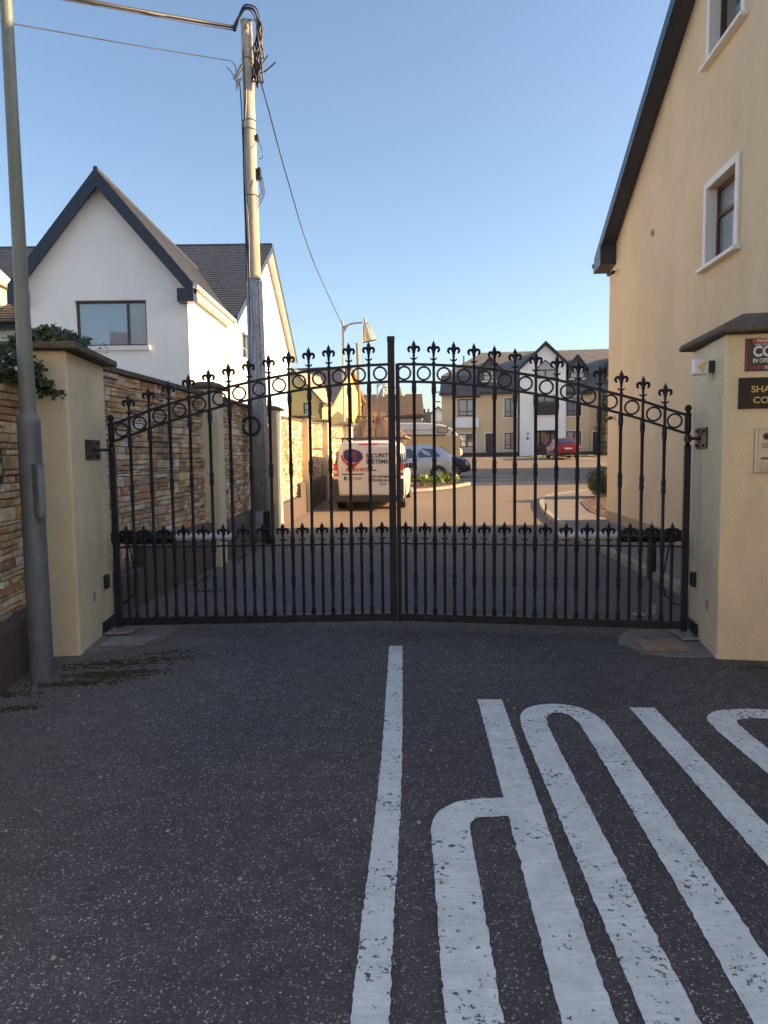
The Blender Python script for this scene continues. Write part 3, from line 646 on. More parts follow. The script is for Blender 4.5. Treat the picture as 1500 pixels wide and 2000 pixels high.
# ---------------------------------------------------------------- lettering
def text(s_, size, o, u, v, mat, parent, name='lettering', align='LEFT', bold=0, sx=1, extr=.0006):
    cu = bpy.data.curves.new('t', 'FONT'); cu.body = s_; cu.size = size; cu.align_x = align; cu.offset = bold; cu.extrude = extr; cu.resolution_u = 3
    ob = bpy.data.objects.new('t', cu); COL.objects.link(ob)
    dg = bpy.context.evaluated_depsgraph_get(); me = bpy.data.meshes.new_from_object(ob.evaluated_get(dg)); bpy.data.objects.remove(ob)
    u = Vector(u).normalized(); v = Vector(v).normalized(); n = u.cross(v); o = Vector(o); off = wloc(parent) if parent is not None else Vector((0,0,0))
    for q in me.vertices:
        c = q.co.copy(); q.co = o+u*c.x*sx+v*c.y+n*c.z-off
    me.materials.clear(); me.materials.append(mat)
    r = bpy.data.objects.new(name, me); COL.objects.link(r); r.parent = parent; return r
Z = Vector((0,0,1))
RUf = RU                                                       # front face axis
def fpt(px, py, dn=0): # point on the front face of the right pillar
    return onpl(px, py, RF+RN*dn, RN)
SIGNG = M('sign_grey', (.055,.058,.062), .6, var=.04); SIGNR = M('sign_red', (.48,.03,.035), .35, var=.04); SIGNW = M('sign_white_print', (.66,.72,.72), .4, var=.02)
GOLD = M('gold_letters', (.70,.50,.12), .35, var=.05); NAMEB = M('name_plate_black', (.016,.013,.011), .6, var=.1)
tl = fpt(1456,661.5); bl = fpt(1453,726); h = tl.z-bl.z; W = .34
root = thing('warning_sign', 'grey and red CCTV warning sign at the top of the right pillar', 'warning sign', tl)
c = (tl+RU*W/2+bl+RU*W/2)/2
MB().obox(c+RN*.003, (W/2,.003,h/2), RU, RN).build('panel', SIGNG, root, bevel=.001)
MB().obox(c+RN*.0065+Z*(h/2-.020), (W/2-.05,.0008,.0145), RU, RN).build('banner', SIGNR, root)
for dx in (-1,1): MB().obox(c+RN*.0065+RU*dx*(W/2-.010), (.002,.0008,h/2-.012), RU, RN).build('border', SIGNR, root)
for dx in (-1,1):
    for dz in (-1,1):
        p = c+RU*dx*(W/2-.018)+Z*dz*(h/2-.018); MB().tube([p+RN*.006,p+RN*.010], .005, 6).build('screw', BLACK, root)
b0 = tl+RN*.0078
text('WARNING', .036, b0+RU*.075-Z*.0315, RU, Z, SIGNW, root, sx=1.0, bold=.0006)
text('24HR SURVEILLANCE', .018, b0+RU*.062-Z*.052, RU, Z, SIGNW, root, bold=.0003)
text('CCTV', .104, b0+RU*.052-Z*.130, RU, Z, SIGNW, root, sx=.86, bold=.004)
text('IN OPERATION', .042, b0+RU*.052-Z*.176, RU, Z, SIGNW, root, sx=.80, bold=.0012)
text('DEADY', .031, b0+RU*.036-Z*.222, RU, Z, SIGNR, root, bold=.0004); text('SECURITY', .031, b0+RU*.131-Z*.222, RU, Z, SIGNW, root, bold=.0004)
tl = fpt(1443,738.5); bl = fpt(1440,799); h = tl.z-bl.z; W = .44
root = thing('name_plate', 'black name plate with gold letters below the CCTV sign', 'name plate', tl)
c = (tl+bl)/2+RU*W/2; MB().obox(c+RN*.010, (W/2,.010,h/2), RU, RN).build('panel', NAMEB, root, bevel=.003)
def serif(s_, size, o, parent, wd):
    text(s_, size, o, RU, Z, GOLD, parent, sx=1.08, bold=.0008, align='CENTER')
    # serifs: thin feet and heads along the cap line
serif('SHALLEE', .066, c+RN*.021+Z*(h/2-.108), root, 0); serif('COURT', .066, c+RN*.021+Z*(h/2-.187), root, 0)
root = None
tl = fpt(1474,838); bl = fpt(1469.5,923.5); h = tl.z-bl.z; W = .155
root = thing('door_phone', 'brushed steel entry phone with keypad on the right pillar', 'intercom', tl)
c = (tl+bl)/2+RU*W/2; MB().obox(c+RN*.012, (W/2,.012,h/2), RU, RN).build('panel', STEEL, root, bevel=.004)
MB().obox(c+RN*.027+RU*.008, (W/2-.016,.003,h/2-.012), RU, RN).build('face_plate', STEEL, root, bevel=.002)
p = c+RU*.0+Z*(h/2-.055)+RN*.030; MB().tube([p, p+RN*.004], .026, 18).build('camera_ring', DARKF, root); MB().tube([p+RN*.004, p+RN*.007], .012, 12).build('camera_lens', GLASSD, root)
for k in range(4): MB().obox(c+RN*.031+Z*(h/2-.105-.011*k), (.035,.0012,.002), RU, RN).build('speaker_slot', DARKF, root)
MB().obox(c+RN*.031-Z*(.055), (.035,.0015,.008), RU, RN).build('display', M('lcd_green', (.03,.06,.04), .2), root)
for i in range(4):
    for j in range(3): MB().obox(c+RN*.032+RU*(-.028+.024*j)-Z*(.085+.017*i), (.009,.003,.006), RU, RN).build('key', STEEL, root, bevel=.001)
# flashing gate beacon on the gate side of the right pillar
q = RF+RS*.30+Z*2.235; root = thing('gate_beacon', 'square white gate beacon with amber triangle on a black bracket', 'beacon', q)
MB().obox(q+SN*.022-RS*.02, (.05,.022,.045), RS, SN).build('bracket', BLACK, root, bevel=.003)
MB().obox(q+SN*.095-RS*.015+Z*.003, (.052,.055,.062), SN, RS).build('housing', M('beacon_white', (.62,.66,.78), .3, var=.03), root, bevel=.012)
e = q+SN*.095-RS*.072+Z*.003
MB().prism([e+SN*.04, e-SN*.030+Z*.042, e-SN*.012-Z*.05], -RS*.006).build('lens', M('amber_lens', (.55,.40,.16), .25), root)
# grey lamp post at the left edge with its cable box
root = thing('lamp_post', 'thick grey green lamp post standing before the left pillar', 'lamp post', (-2.505,5.07,0))
MB().lathe(-2.505,5.07,[(-.05,.083),(.02,.082),(1.0,.079),(1.855,.077)],28).build('lower_tube', BLUEPOST, root, smooth=50)
MB().lathe(-2.505,5.07,[(1.852,.079),(1.868,.079),(1.915,.055)],28).build('shoulder', GREENPOST, root, smooth=30)
MB().lathe(-2.505,5.07,[(1.905,.0555),(2.6,.049),(3.8,.042),(6.2,.034)],24).build('upper_tube', GREENPOST, root, smooth=50)
MB().tube([(-2.505,5.07,6.2),(-2.50,4.95,6.5),(-2.45,4.6,6.7),(-2.4,4.1,6.75)], .03, 10).build('arm', GREENPOST, root, smooth=50)
MB().box(-2.49,-2.31,3.55,4.12,6.68,6.80).build('lantern', STEELPLATE, root, bevel=.03)
c = Vector((-2.435,5.015,1.365)); u = Vector((.85,-.53,0)).normalized(); n = Vector((.53,.85,0))
MB().obox(c, (.040,.030,.190), u).build('cable_box', BLUEPOST, root, bevel=.006)
cb = [o for o in root.children if o.name.startswith('cable_box')][0]
f = c+u*.041; MB().obox(f, (.003,.021,.176), u).build('lid', M('grey_lid', (.20,.23,.27), .5), cb, bevel=.002)
for dz in (-.16,.16): MB().tube([f+Z*dz, f+Z*dz+u*.006], .006, 6).build('screw', BLACK, cb)
# black box on the outer stone wall
root = thing('wall_box', 'black box fixed to the stone wall at the far left', 'wall box', (-2.75,5.0,1.53))
MB().box(-2.79,-2.685,4.72,5.035,1.42,1.66).build('case', BLACK, root, bevel=.006); MB().box(-2.684,-2.68,4.75,5.01,1.47,1.62).build('door', GLASSD, root)

# ---------------------------------------------------------------- telegraph pole
PX, PY = -2.20, 12.72
root = thing('telegraph_pole', 'tall weathered telegraph pole with cable bundles, beside the stone wall', 'telegraph pole', (PX,PY,0))
def pc(z): t = z/8.9; return Vector((PX-.03*t, PY, z))
prof = [(z, .150-.058*(z/8.9)) for z in (-.2,1,2,3,4,5,6,7,8,8.9)]
mb = MB(); n = 20; base = 0
for i, (z, r) in enumerate(prof):
    c = pc(z)
    for k in range(n):
        q = 2*math.pi*k/n; rr = r*(1+.03*math.sin(3*q+z)); mb.v.append((c.x+rr*math.cos(q), c.y+rr*math.sin(q), z))
for i in range(len(prof)-1):
    for k in range(n): mb.f.append((i*n+k, i*n+(k+1)%n, (i+1)*n+(k+1)%n, (i+1)*n+k))
mb.f.append(tuple((len(prof)-1)*n+k for k in range(n)))
mb.build('pole_shaft', WOODP, root, smooth=50)
c = pc(8.91); MB().lathe(c.x,c.y,[(0,.1),(.03,.1),(.04,.085)],16,z=8.9).build('pole_cap', STEELPLATE, root, smooth=40)
# galvanised cover on the lower shaft, open strip at the foot
mb = MB()
for z0, z1, q0, q1 in ((.60,4.62,-200,10),(.05,.60,-200,-75)):
    m_ = 14
    for k in range(m_):
        a = rad(q0+(q1-q0)*k/m_); b = rad(q0+(q1-q0)*(k+1)/m_); r0 = .162-.058*z0/8.9; r1 = .162-.058*z1/8.9; A_ = pc(z0); B_ = pc(z1)
        mb.quad((A_.x+r0*math.cos(a),A_.y+r0*math.sin(a),z0),(A_.x+r0*math.cos(b),A_.y+r0*math.sin(b),z0),(B_.x+r1*math.cos(b),B_.y+r1*math.sin(b),z1),(B_.x+r1*math.cos(a),B_.y+r1*math.sin(a),z1))
o = mb.build('cable_cover', SHEATH, root, smooth=60); s_ = o.modifiers.new('t','SOLIDIFY'); s_.thickness = .008
MB().box(-2.13,-2.01,12.52,12.57,0,.60).build('foot_box', BLACK, root, bevel=.005)
for z in (.62,1.72,2.55,3.3,4.64,6.05,7.15,7.3,8.3):
    c = pc(z); r = .166-.058*z/8.9 if z < 4.7 else .155-.058*z/8.9
    MB().ring(c, r, .006, (1,0,0), (0,1,0), 20, 5).build('band', STEELPLATE if z<4.7 else CABLE, root, smooth=60)
c = pc(2.10); MB().ring((c.x-.10,c.y-.19,2.10), .152, .026, (1,0,0), (0,.05,1), 30, 8).build('cable_coil', CABLE, root, smooth=60)
for (z, dx, w_, h_) in ((6.42,.145,.032,.10),(7.02,.13,.022,.05)):
    c = pc(z); MB().box(c.x+dx-w_,c.x+dx+w_,c.y-.06,c.y+.04,z-h_,z+h_).build('junction_box', BLACK, root, bevel=.012)
def pcb(name, pts, r=.010, m=CABLE): return MB().tube(smooth_path([Vector(p) for p in pts], 5), r, 6).build(name, m, root, smooth=60)
cl = lambda z, a, e=.012: (pc(z).x+(.150-.058*z/8.9+e)*math.cos(rad(a)), pc(z).y+(.150-.058*z/8.9+e)*math.sin(rad(a)), z)
pcb('down_cable', [cl(8.4,-120),cl(7.9,-110),cl(7.6,-112),cl(7.0,-150),cl(6.3,-168),cl(5.6,-150),cl(4.9,-125),cl(4.6,-122),cl(3.4,-130),cl(2.4,-150),cl(2.2,-150)], .014)
pcb('down_cable', [cl(8.5,-115),cl(7.7,-100),cl(7.2,-122),cl(6.4,-140),cl(5.8,-118),cl(5.2,-112),cl(4.65,-115),cl(3.9,-95,.02),cl(3.2,-115,.02),cl(2.5,-120,.02)], .010, STEELPLATE)
pcb('down_cable', [cl(8.0,180,.05),cl(7.6,180,.03),cl(7.2,185,.02),cl(6.2,185),cl(5.0,180),cl(4.2,185),cl(3,185),cl(2.3,190)], .010)
for k, (hh, xx, yy) in enumerate(((.23,.14,0),(.18,.06,-.02),(.13,-.06,-.05),(.21,.02,.05))):
    pcb('cable_loop', [(-2.45,12.70+yy,8.78),(-2.40,12.70+yy,8.88),(-2.31,12.68+yy,8.90+hh*.75),(-2.22,12.66+yy,8.93+hh),(-2.10+xx*.4,12.66+yy,8.93+hh*.72),(-2.03+xx*.3,12.66,8.85),(-2.02+xx*.4,12.66,8.55),(-2.06,12.66,8.25),(-2.03,12.68,8.0)], .013)
Rb = random.Random(3)
for k in range(13):
    x0 = -2.07+Rb.uniform(0,.12); z0 = 8.9-Rb.uniform(0,.25); y0 = 12.62+Rb.uniform(-.06,.1)
    pts = [(x0,y0,z0)]
    for j in range(5): pts.append((pts[-1][0]+Rb.uniform(-.05,.045)-.012, y0+Rb.uniform(-.04,.04), pts[-1][2]-.17))
    pts.append((-2.06+Rb.uniform(-.03,.02),12.64,7.95)); pcb('cable_bundle', pts, Rb.choice([.008,.011,.014]))
for a in ((-2.04,8.05,-1.86,8.12,-1.74,8.22),(-2.02,8.12,-1.95,8.22,-1.87,8.33),(-2.0,8.25,-1.97,8.35,-1.94,8.44)):
    pcb('cable_tail', [(a[0],12.64,a[1]),((a[0]+a[2])/2,12.64,a[1]+.01),(a[2],12.64,a[3]),(a[4],12.64,a[5])], .012)
pcb('cable_tail', [cl(8.75,-100,.01),(-2.17,12.58,8.86),(-2.05,12.57,8.84),(-2.0,12.6,8.7)], .008)
pcb('cable_tail', [cl(7.0,10,.02),(-2.03,12.6,6.85),(-1.99,12.6,6.68),(-2.06,12.6,6.62)], .006)
for k in range(3): pcb('cable_tail', [(-2.06+.02*k,12.62,6.34),(-2.05+.03*k,12.6,6.2),(-2.03+.02*k,12.6,6.08-.03*k),(-2.12,12.575,5.95-.08*k)], .007)
a_, b_ = Vector((-2.44,12.60,7.93)), Vector((-2.30,12.60,8.16)); d_ = (b_-a_).normalized()
MB().obox((a_+b_)/2, ((b_-a_).length/2,.03,.022), d_, (0,1,0), d_.cross(Vector((0,1,0)))).build('bracket', STEELPLATE, root)
MB().prism([(-2.43,12.61,7.92),(-2.41,12.61,7.76),(-2.31,12.61,7.97)], (0,.02,0)).build('bracket', STEELPLATE, root)
pcb('cable_tail', [(-2.44,12.62,7.95),(-2.50,12.64,8.08),(-2.58,12.66,8.16)], .007)
# overhead wires: things of their own
def wire(name, label, pts, r, m=CABLE, sag=0):
    o = MB().tube(smooth_path([Vector(p) for p in pts], 8), r, 6).build(name, m, smooth=60); tag(o, label, 'cable', None); return o
wire('overhead_cable', 'thick overhead cable bundle from the pole top up to the left', [(-2.40,12.70,8.82), tuple(atY(380,40,12.2)), tuple(atY(250,17,11.0)), tuple(atY(150,-2,9.9)), tuple(atY(-160,-60,7.5))], .026)
wire('overhead_cable', 'second thinner cable just under the thick overhead bundle', [(-2.40,12.72,8.78), tuple(atY(380,46,12.2)), tuple(atY(250,22,11.0)), tuple(atY(150,4,9.9)), tuple(atY(-160,-52,7.5))], .009)
wire('overhead_cable', 'thin cable from the pole bracket to the upper left edge', [(-2.40,12.62,7.98), tuple(atY(455,122,12.6)), tuple(atY(420,114,12.0)), tuple(atY(250,86,10)), tuple(atY(0,42,8)), tuple(atY(-200,10,6.8))], .007)
lt = atY(671,640,26.9)
wire('overhead_cable', 'long twisted black cable running down to the bell street lamp', [tuple(atY(499,124,12.72)), tuple(atY(522,205,14.0)), tuple(atY(560,345,16.9)), tuple(atY(610,505,21.2)), tuple(lt)], .013)

# ---------------------------------------------------------------- building helpers
def frame3(O, u, n):
    O = Vector(O); u = Vector(u).normalized(); n = Vector(n).normalized()
    return lambda s, z, d=0: Vector((O.x+u.x*s+n.x*d, O.y+u.y*s+n.y*d, O.z+z))
def wall(outline, holes, F, thick, mat, parent, name='wall', label=None):
    pts = []; edges = []
    loops = [outline]+holes
    for lp in loops:
        b = len(pts); pts += [Vector(p) for p in lp]; edges += [(b+i, b+(i+1) % len(lp)) for i in range(len(lp))]
    vs, es, fs, *_ = geometry.delaunay_2d_cdt(pts, edges, [], 0, 1e-5)
    def inside(p, poly):
        c = False; j = len(poly)-1
        for i in range(len(poly)):
            a, b = poly[i], poly[j]
            if (a[1] > p[1]) != (b[1] > p[1]) and p[0] < (b[0]-a[0])*(p[1]-a[1])/(b[1]-a[1])+a[0]: c = not c
            j = i
        return c
    mb = MB(); fr = []
    for f in fs:
        c = sum((vs[i] for i in f), Vector((0,0)))/len(f)
        if inside(c, outline) and not any(inside(c, h) for h in holes): fr.append(f)
    n = len(vs); V = [F(v[0], v[1]) for v in vs]+[F(v[0], v[1], -thick) for v in vs]
    mb.add(V, [tuple(f) for f in fr]+[tuple(i+n for i in f)[::-1] for f in fr])
    for lp in loops:
        k = len(lp)
        for i in range(k):
            a, b = lp[i], lp[(i+1) % k]; mb.quad(F(*a), F(*b), F(b[0],b[1],-thick), F(a[0],a[1],-thick))
    me_o = mb.build(name, mat, parent, label=label); return me_o
def fbox(mb, F, s0, s1, z0, z1, d0, d1):
    P = [F(s0,z0,d0),F(s1,z0,d0),F(s1,z0,d1),F(s0,z0,d1),F(s0,z1,d0),F(s1,z1,d0),F(s1,z1,d1),F(s0,z1,d1)]
    mb.add(P, [(0,3,2,1),(4,5,6,7),(0,1,5,4),(1,2,6,5),(2,3,7,6),(3,0,4,7)]); return mb
def rect(s0, s1, z0, z1): return [(s0,z0),(s1,z0),(s1,z1),(s0,z1)]
def window(F, s0, s1, z0, z1, parent, fm, gm, rec=.1, cols=(), rows=(), fw=.06, sill=None, surround=None, sw=.1, gl=None, name='window'):
    """frame with panes set rec behind the wall face; cols/rows = fractions"""
    mb = MB(); d0, d1 = -rec-.03, -rec+.03
    fbox(mb,F,s0,s1,z0,z0+fw,d0,d1); fbox(mb,F,s0,s1,z1-fw,z1,d0,d1); fbox(mb,F,s0,s0+fw,z0+fw,z1-fw,d0,d1); fbox(mb,F,s1-fw,s1,z0+fw,z1-fw,d0,d1)
    cs = [s0+(s1-s0)*c for c in cols]; rs = [z0+(z1-z0)*c for c in rows]
    for c in cs: fbox(mb,F,c-fw*.5,c+fw*.5,z0+fw,z1-fw,d0,d1)
    xs = [s0+fw]+cs+[s1-fw]; xe = [(a+(fw*.5 if i else 0), b-(fw*.5 if i < len(cs) else 0)) for i, (a, b) in enumerate(zip(xs[:-1], xs[1:]))]
    for r_ in rs:
        for a, b in xe: fbox(mb,F,a,b,r_-fw*.4,r_+fw*.4,d0,d1)
    wo = mb.build(name, fm, parent)
    zs = [z0+fw]+rs+[z1-fw]; k = 0
    for a, b in xe:
        for i, (c, d) in enumerate(zip(zs[:-1], zs[1:])):
            g = gl[k % len(gl)] if gl else gm; k += 1
            m_ = MB(); fbox(m_,F,a,b,c+(fw*.4 if i else 0),d-(fw*.4 if i < len(rs) else 0),-rec-.012,-rec-.004); m_.build('pane', g, wo)
    if surround:
        m_ = MB()
        fbox(m_,F,s0-sw,s0,z0-sw*.3,z1+sw,.002,.025); fbox(m_,F,s1,s1+sw,z0-sw*.3,z1+sw,.002,.025); fbox(m_,F,s0,s1,z1,z1+sw,.002,.025)
        m_.build('surround', surround, wo)
    if sill: m_ = MB(); fbox(m_,F,s0-sw-.04,s1+sw+.04,z0-.11,z0-.002 if not surround else z0-.03,-rec+.03,.075); m_.build('sill', sill, wo)
    return wo
def roof_slab(name, a, b, c, d, th, mat, parent, slates=None, gauge=.24, sw=.3):
    """a,b eaves ends, c,d ridge ends above b,a; th thickness downwards"""
    a, b, c, d = map(Vector, (a,b,c,d)); n = (b-a).cross(d-a).normalized()
    if n.z < 0: n = -n
    o = MB().prism([a-n*th, b-n*th, c-n*th, d-n*th], n*th).build(name, mat, parent)
    if slates:
        mb = MB(); rows = int((d-a).length/gauge)
        for i in range(rows):
            t0 = i/rows; t1 = (i+1.15)/rows; t1 = min(t1, 1)
            l0 = a.lerp(d,t0); r0 = b.lerp(c,t0); l1 = a.lerp(d,t1); r1 = b.lerp(c,t1)
            cols = max(1, int((r0-l0).length/sw)); off = .5*(i % 2)/cols
            ks = [max(0,min(1,(k/cols)+off-(.5/cols if i%2 else 0))) for k in range(cols+2)]
            for k0, k1 in zip(ks[:-1], ks[1:]):
                if k1-k0 < 1e-4: continue
                g_ = (k1-k0)*.02; j = R.uniform(0,.004)
                p = [l0.lerp(r0,k0+g_)+n*(.022+j), l0.lerp(r0,k1-g_)+n*(.022+j), l1.lerp(r1,k1-g_)+n*.006, l1.lerp(r1,k0+g_)+n*.006]
                q = [l0.lerp(r0,k0+g_)+n*.003, l0.lerp(r0,k1-g_)+n*.003]
                mb.add(p+q, [(0,1,2,3),(4,5,1,0)])
        mb.build('slates', slates, o, kind='stuff')
    return o

# ---------------------------------------------------------------- big gable house on the right
C0 = Vector((4.85,15.45,0)); RD = Vector((-.065,-1,0)).normalized(); RNn = Vector((-1,.065,0)).normalized()
root = thing('gable_house', 'tall beige rendered gable house rising behind the wide right pillar', 'house', C0)
F = frame3(C0, RD, RNn)
SR, ZR = 6.4, 8.89
outl = [(0,-.2),(15.2,-.2),(15.2,4.40),(SR,ZR),(0,5.60)]  # street end lengthened out of view so it shades the foreground
holes = [rect(5.40,6.33,4.12,5.14), rect(5.36,6.36,6.84,8.02)]
wall(outl, holes, F, .35, BEIGE, root)
# painted plinth band, slightly proud
m_ = MB(); fbox(m_, F, -.01, 15.2, -.2, .30, .002, .012); m_.build('plinth', M('beige_plinth', (.36,.27,.185), .85, var=.08, dirt=(.15,.12,.09,.4)), root)
for (a,b,c,d) in ((5.40,6.33,4.12,5.14),(5.36,6.36,6.84,8.02)):
    wo = window(F, a, b, c, d, root, BROWNF, GLASS, rec=.14, cols=(), rows=(.62,) if c < 5 else (), fw=.055, sill=None, gl=[glass('pane_pale', (.22,.25,.27), .06, .9)] if c < 5 else [glass('pane_brown', (.05,.04,.04), .05)])
    m_ = MB(); fbox(m_,F,a-.095,a,c-.02,d+.095,.002,.035); fbox(m_,F,b,b+.095,c-.02,d+.095,.002,.035); fbox(m_,F,a,b,d,d+.095,.002,.035); m_.build('surround', WTRIM, wo)
    m_ = MB(); fbox(m_,F,a-.16,b+.16,c-.07,c-.022,.002,.10); m_.build('sill', WTRIM, wo)
    m_ = MB(); fbox(m_,F,a+.003,b-.003,c-.02,c+.004,-.14,-.001); fbox(m_,F,a+.001,a+.006,c+.004,d-.003,-.14,-.001); m_.build('reveal', WTRIM, wo)
# other walls (far end and street end) and roof
E1 = Vector((1,-.065,0)).normalized()
F2 = frame3(C0, E1, -RD); wall([(.352,-.2),(10.648,-.2),(10.648,5.60),(.352,5.60)], [rect(3,4.2,1,2.2),rect(6,7.2,3.8,4.9)], F2, .35, BEIGE, root)
for a in ((3,4.2,1,2.2),(6,7.2,3.8,4.9)): window(F2, *a, root, BROWNF, GLASS, rec=.2, cols=(.5,), sill=WTRIM)
F3 = frame3(C0+RD*15.2, E1, RD); wall([(.352,-.2),(10.648,-.2),(10.648,4.40),(.352,4.40)], [rect(2,3.4,1,2.2),rect(6,7.4,1,2.2)], F3, .35, BEIGE, root)
for a in ((2,3.4,1,2.2),(6,7.4,1,2.2)): window(F3, *a, root, BROWNF, GLASS, rec=.2, cols=(.5,), sill=WTRIM)
F4 = frame3(C0+E1*11, RD, -RNn); wall(outl, [], F4, .35, BEIGE, root)
ov = .28
def RP(s, z, d): return F(s, z, d)
se, ze = -.10, 5.60-.10*.514+.11
roof_slab('roof', RP(se,ze,ov), RP(se,ze,-11.3), RP(SR,ZR+.11,-11.3), RP(SR,ZR+.11,ov), .14, SLATE, root)
roof_slab('roof', RP(15.6,4.31,ov), RP(15.6,4.31,-11.3), RP(SR,ZR+.11,-11.3), RP(SR,ZR+.11,ov), .14, SLATE, root)
def slope_board(name, s0, z0, s1, z1, dep, d0, d1, mat, up=0):
    P = [RP(s0,z0+up,d0),RP(s1,z1+up,d0),RP(s1,z1-dep,d0),RP(s0,z0-dep,d0)]
    return MB().prism(P, RNn*(d1-d0)).build(name, mat, root, bevel=.004)
slope_board('barge_board', se, ze-.0, SR, ZR+.11, .22, ov-.0, ov+.03, NAVY, up=.012)
slope_board('barge_board', SR+.002, ZR+.11, 15.6, 4.31, .22, ov, ov+.03, NAVY, up=.012)
slope_board('soffit', se+.03, ze-.11, SR, ZR, .025, .003, ov-.002, NAVY)
slope_board('soffit', SR+.002, ZR, 15.57, 4.20, .025, .003, ov-.002, NAVY)
m_ = MB(); P = [RP(-.45,5.40,.05),RP(.44,5.40,.05),RP(.50,5.60,.05),RP(.50,5.82,.05),RP(-.45,5.44+.0,.05)]
m_.prism([RP(-.12,5.36,.003),RP(.50,5.40,.003),RP(.50,5.82,.003),RP(-.12,5.56,.003)], RNn*(ov+.036)).build('box_end', NAVY, root, bevel=.006)
m_ = MB(); fbox(m_, F2, .0, 11.2, 5.30, 5.42, .02, .12); m_.build('eaves_soffit', NAVY, root)
MB().tube([RP(-.16,5.53,ov+.05), RP(-.16,5.53,-11.2)], .045, 10).build('gutter', NAVY, root, smooth=40)
c = F(2.96,5.29,.0); MB().tube([c+RNn*.002, c+RNn*.025], .062, 16).build('vent', TAN, root)
MB().tube([c+RNn*.024, c+RNn*.03], .045, 16).build('vent_grille', DARKF, root)
for s, z, lab in ((.66,5.22,'small black CCTV camera high under the eaves corner of the beige house'),(.60,2.28,'small black CCTV camera at gate height on the beige house wall')):
    c = F(s,z,0); r_ = thing('cctv_camera', lab, 'camera', c)
    MB().tube([c+RNn*.002, c+RNn*.05], .045, 12).build('mount', WTRIM, r_, smooth=40)
    MB().tube([c+RNn*.045, c+RNn*.09-Z*.01], .018, 8).build('arm', BLACK, r_)
    MB().tube([c+RNn*.08-Z*.01-RD*.02, c+RNn*.12-Z*.02-RD*.10, c+RNn*.16-Z*.03-RD*.17], [.035,.038,.034], 12).build('body', BLACK, r_, smooth=40)

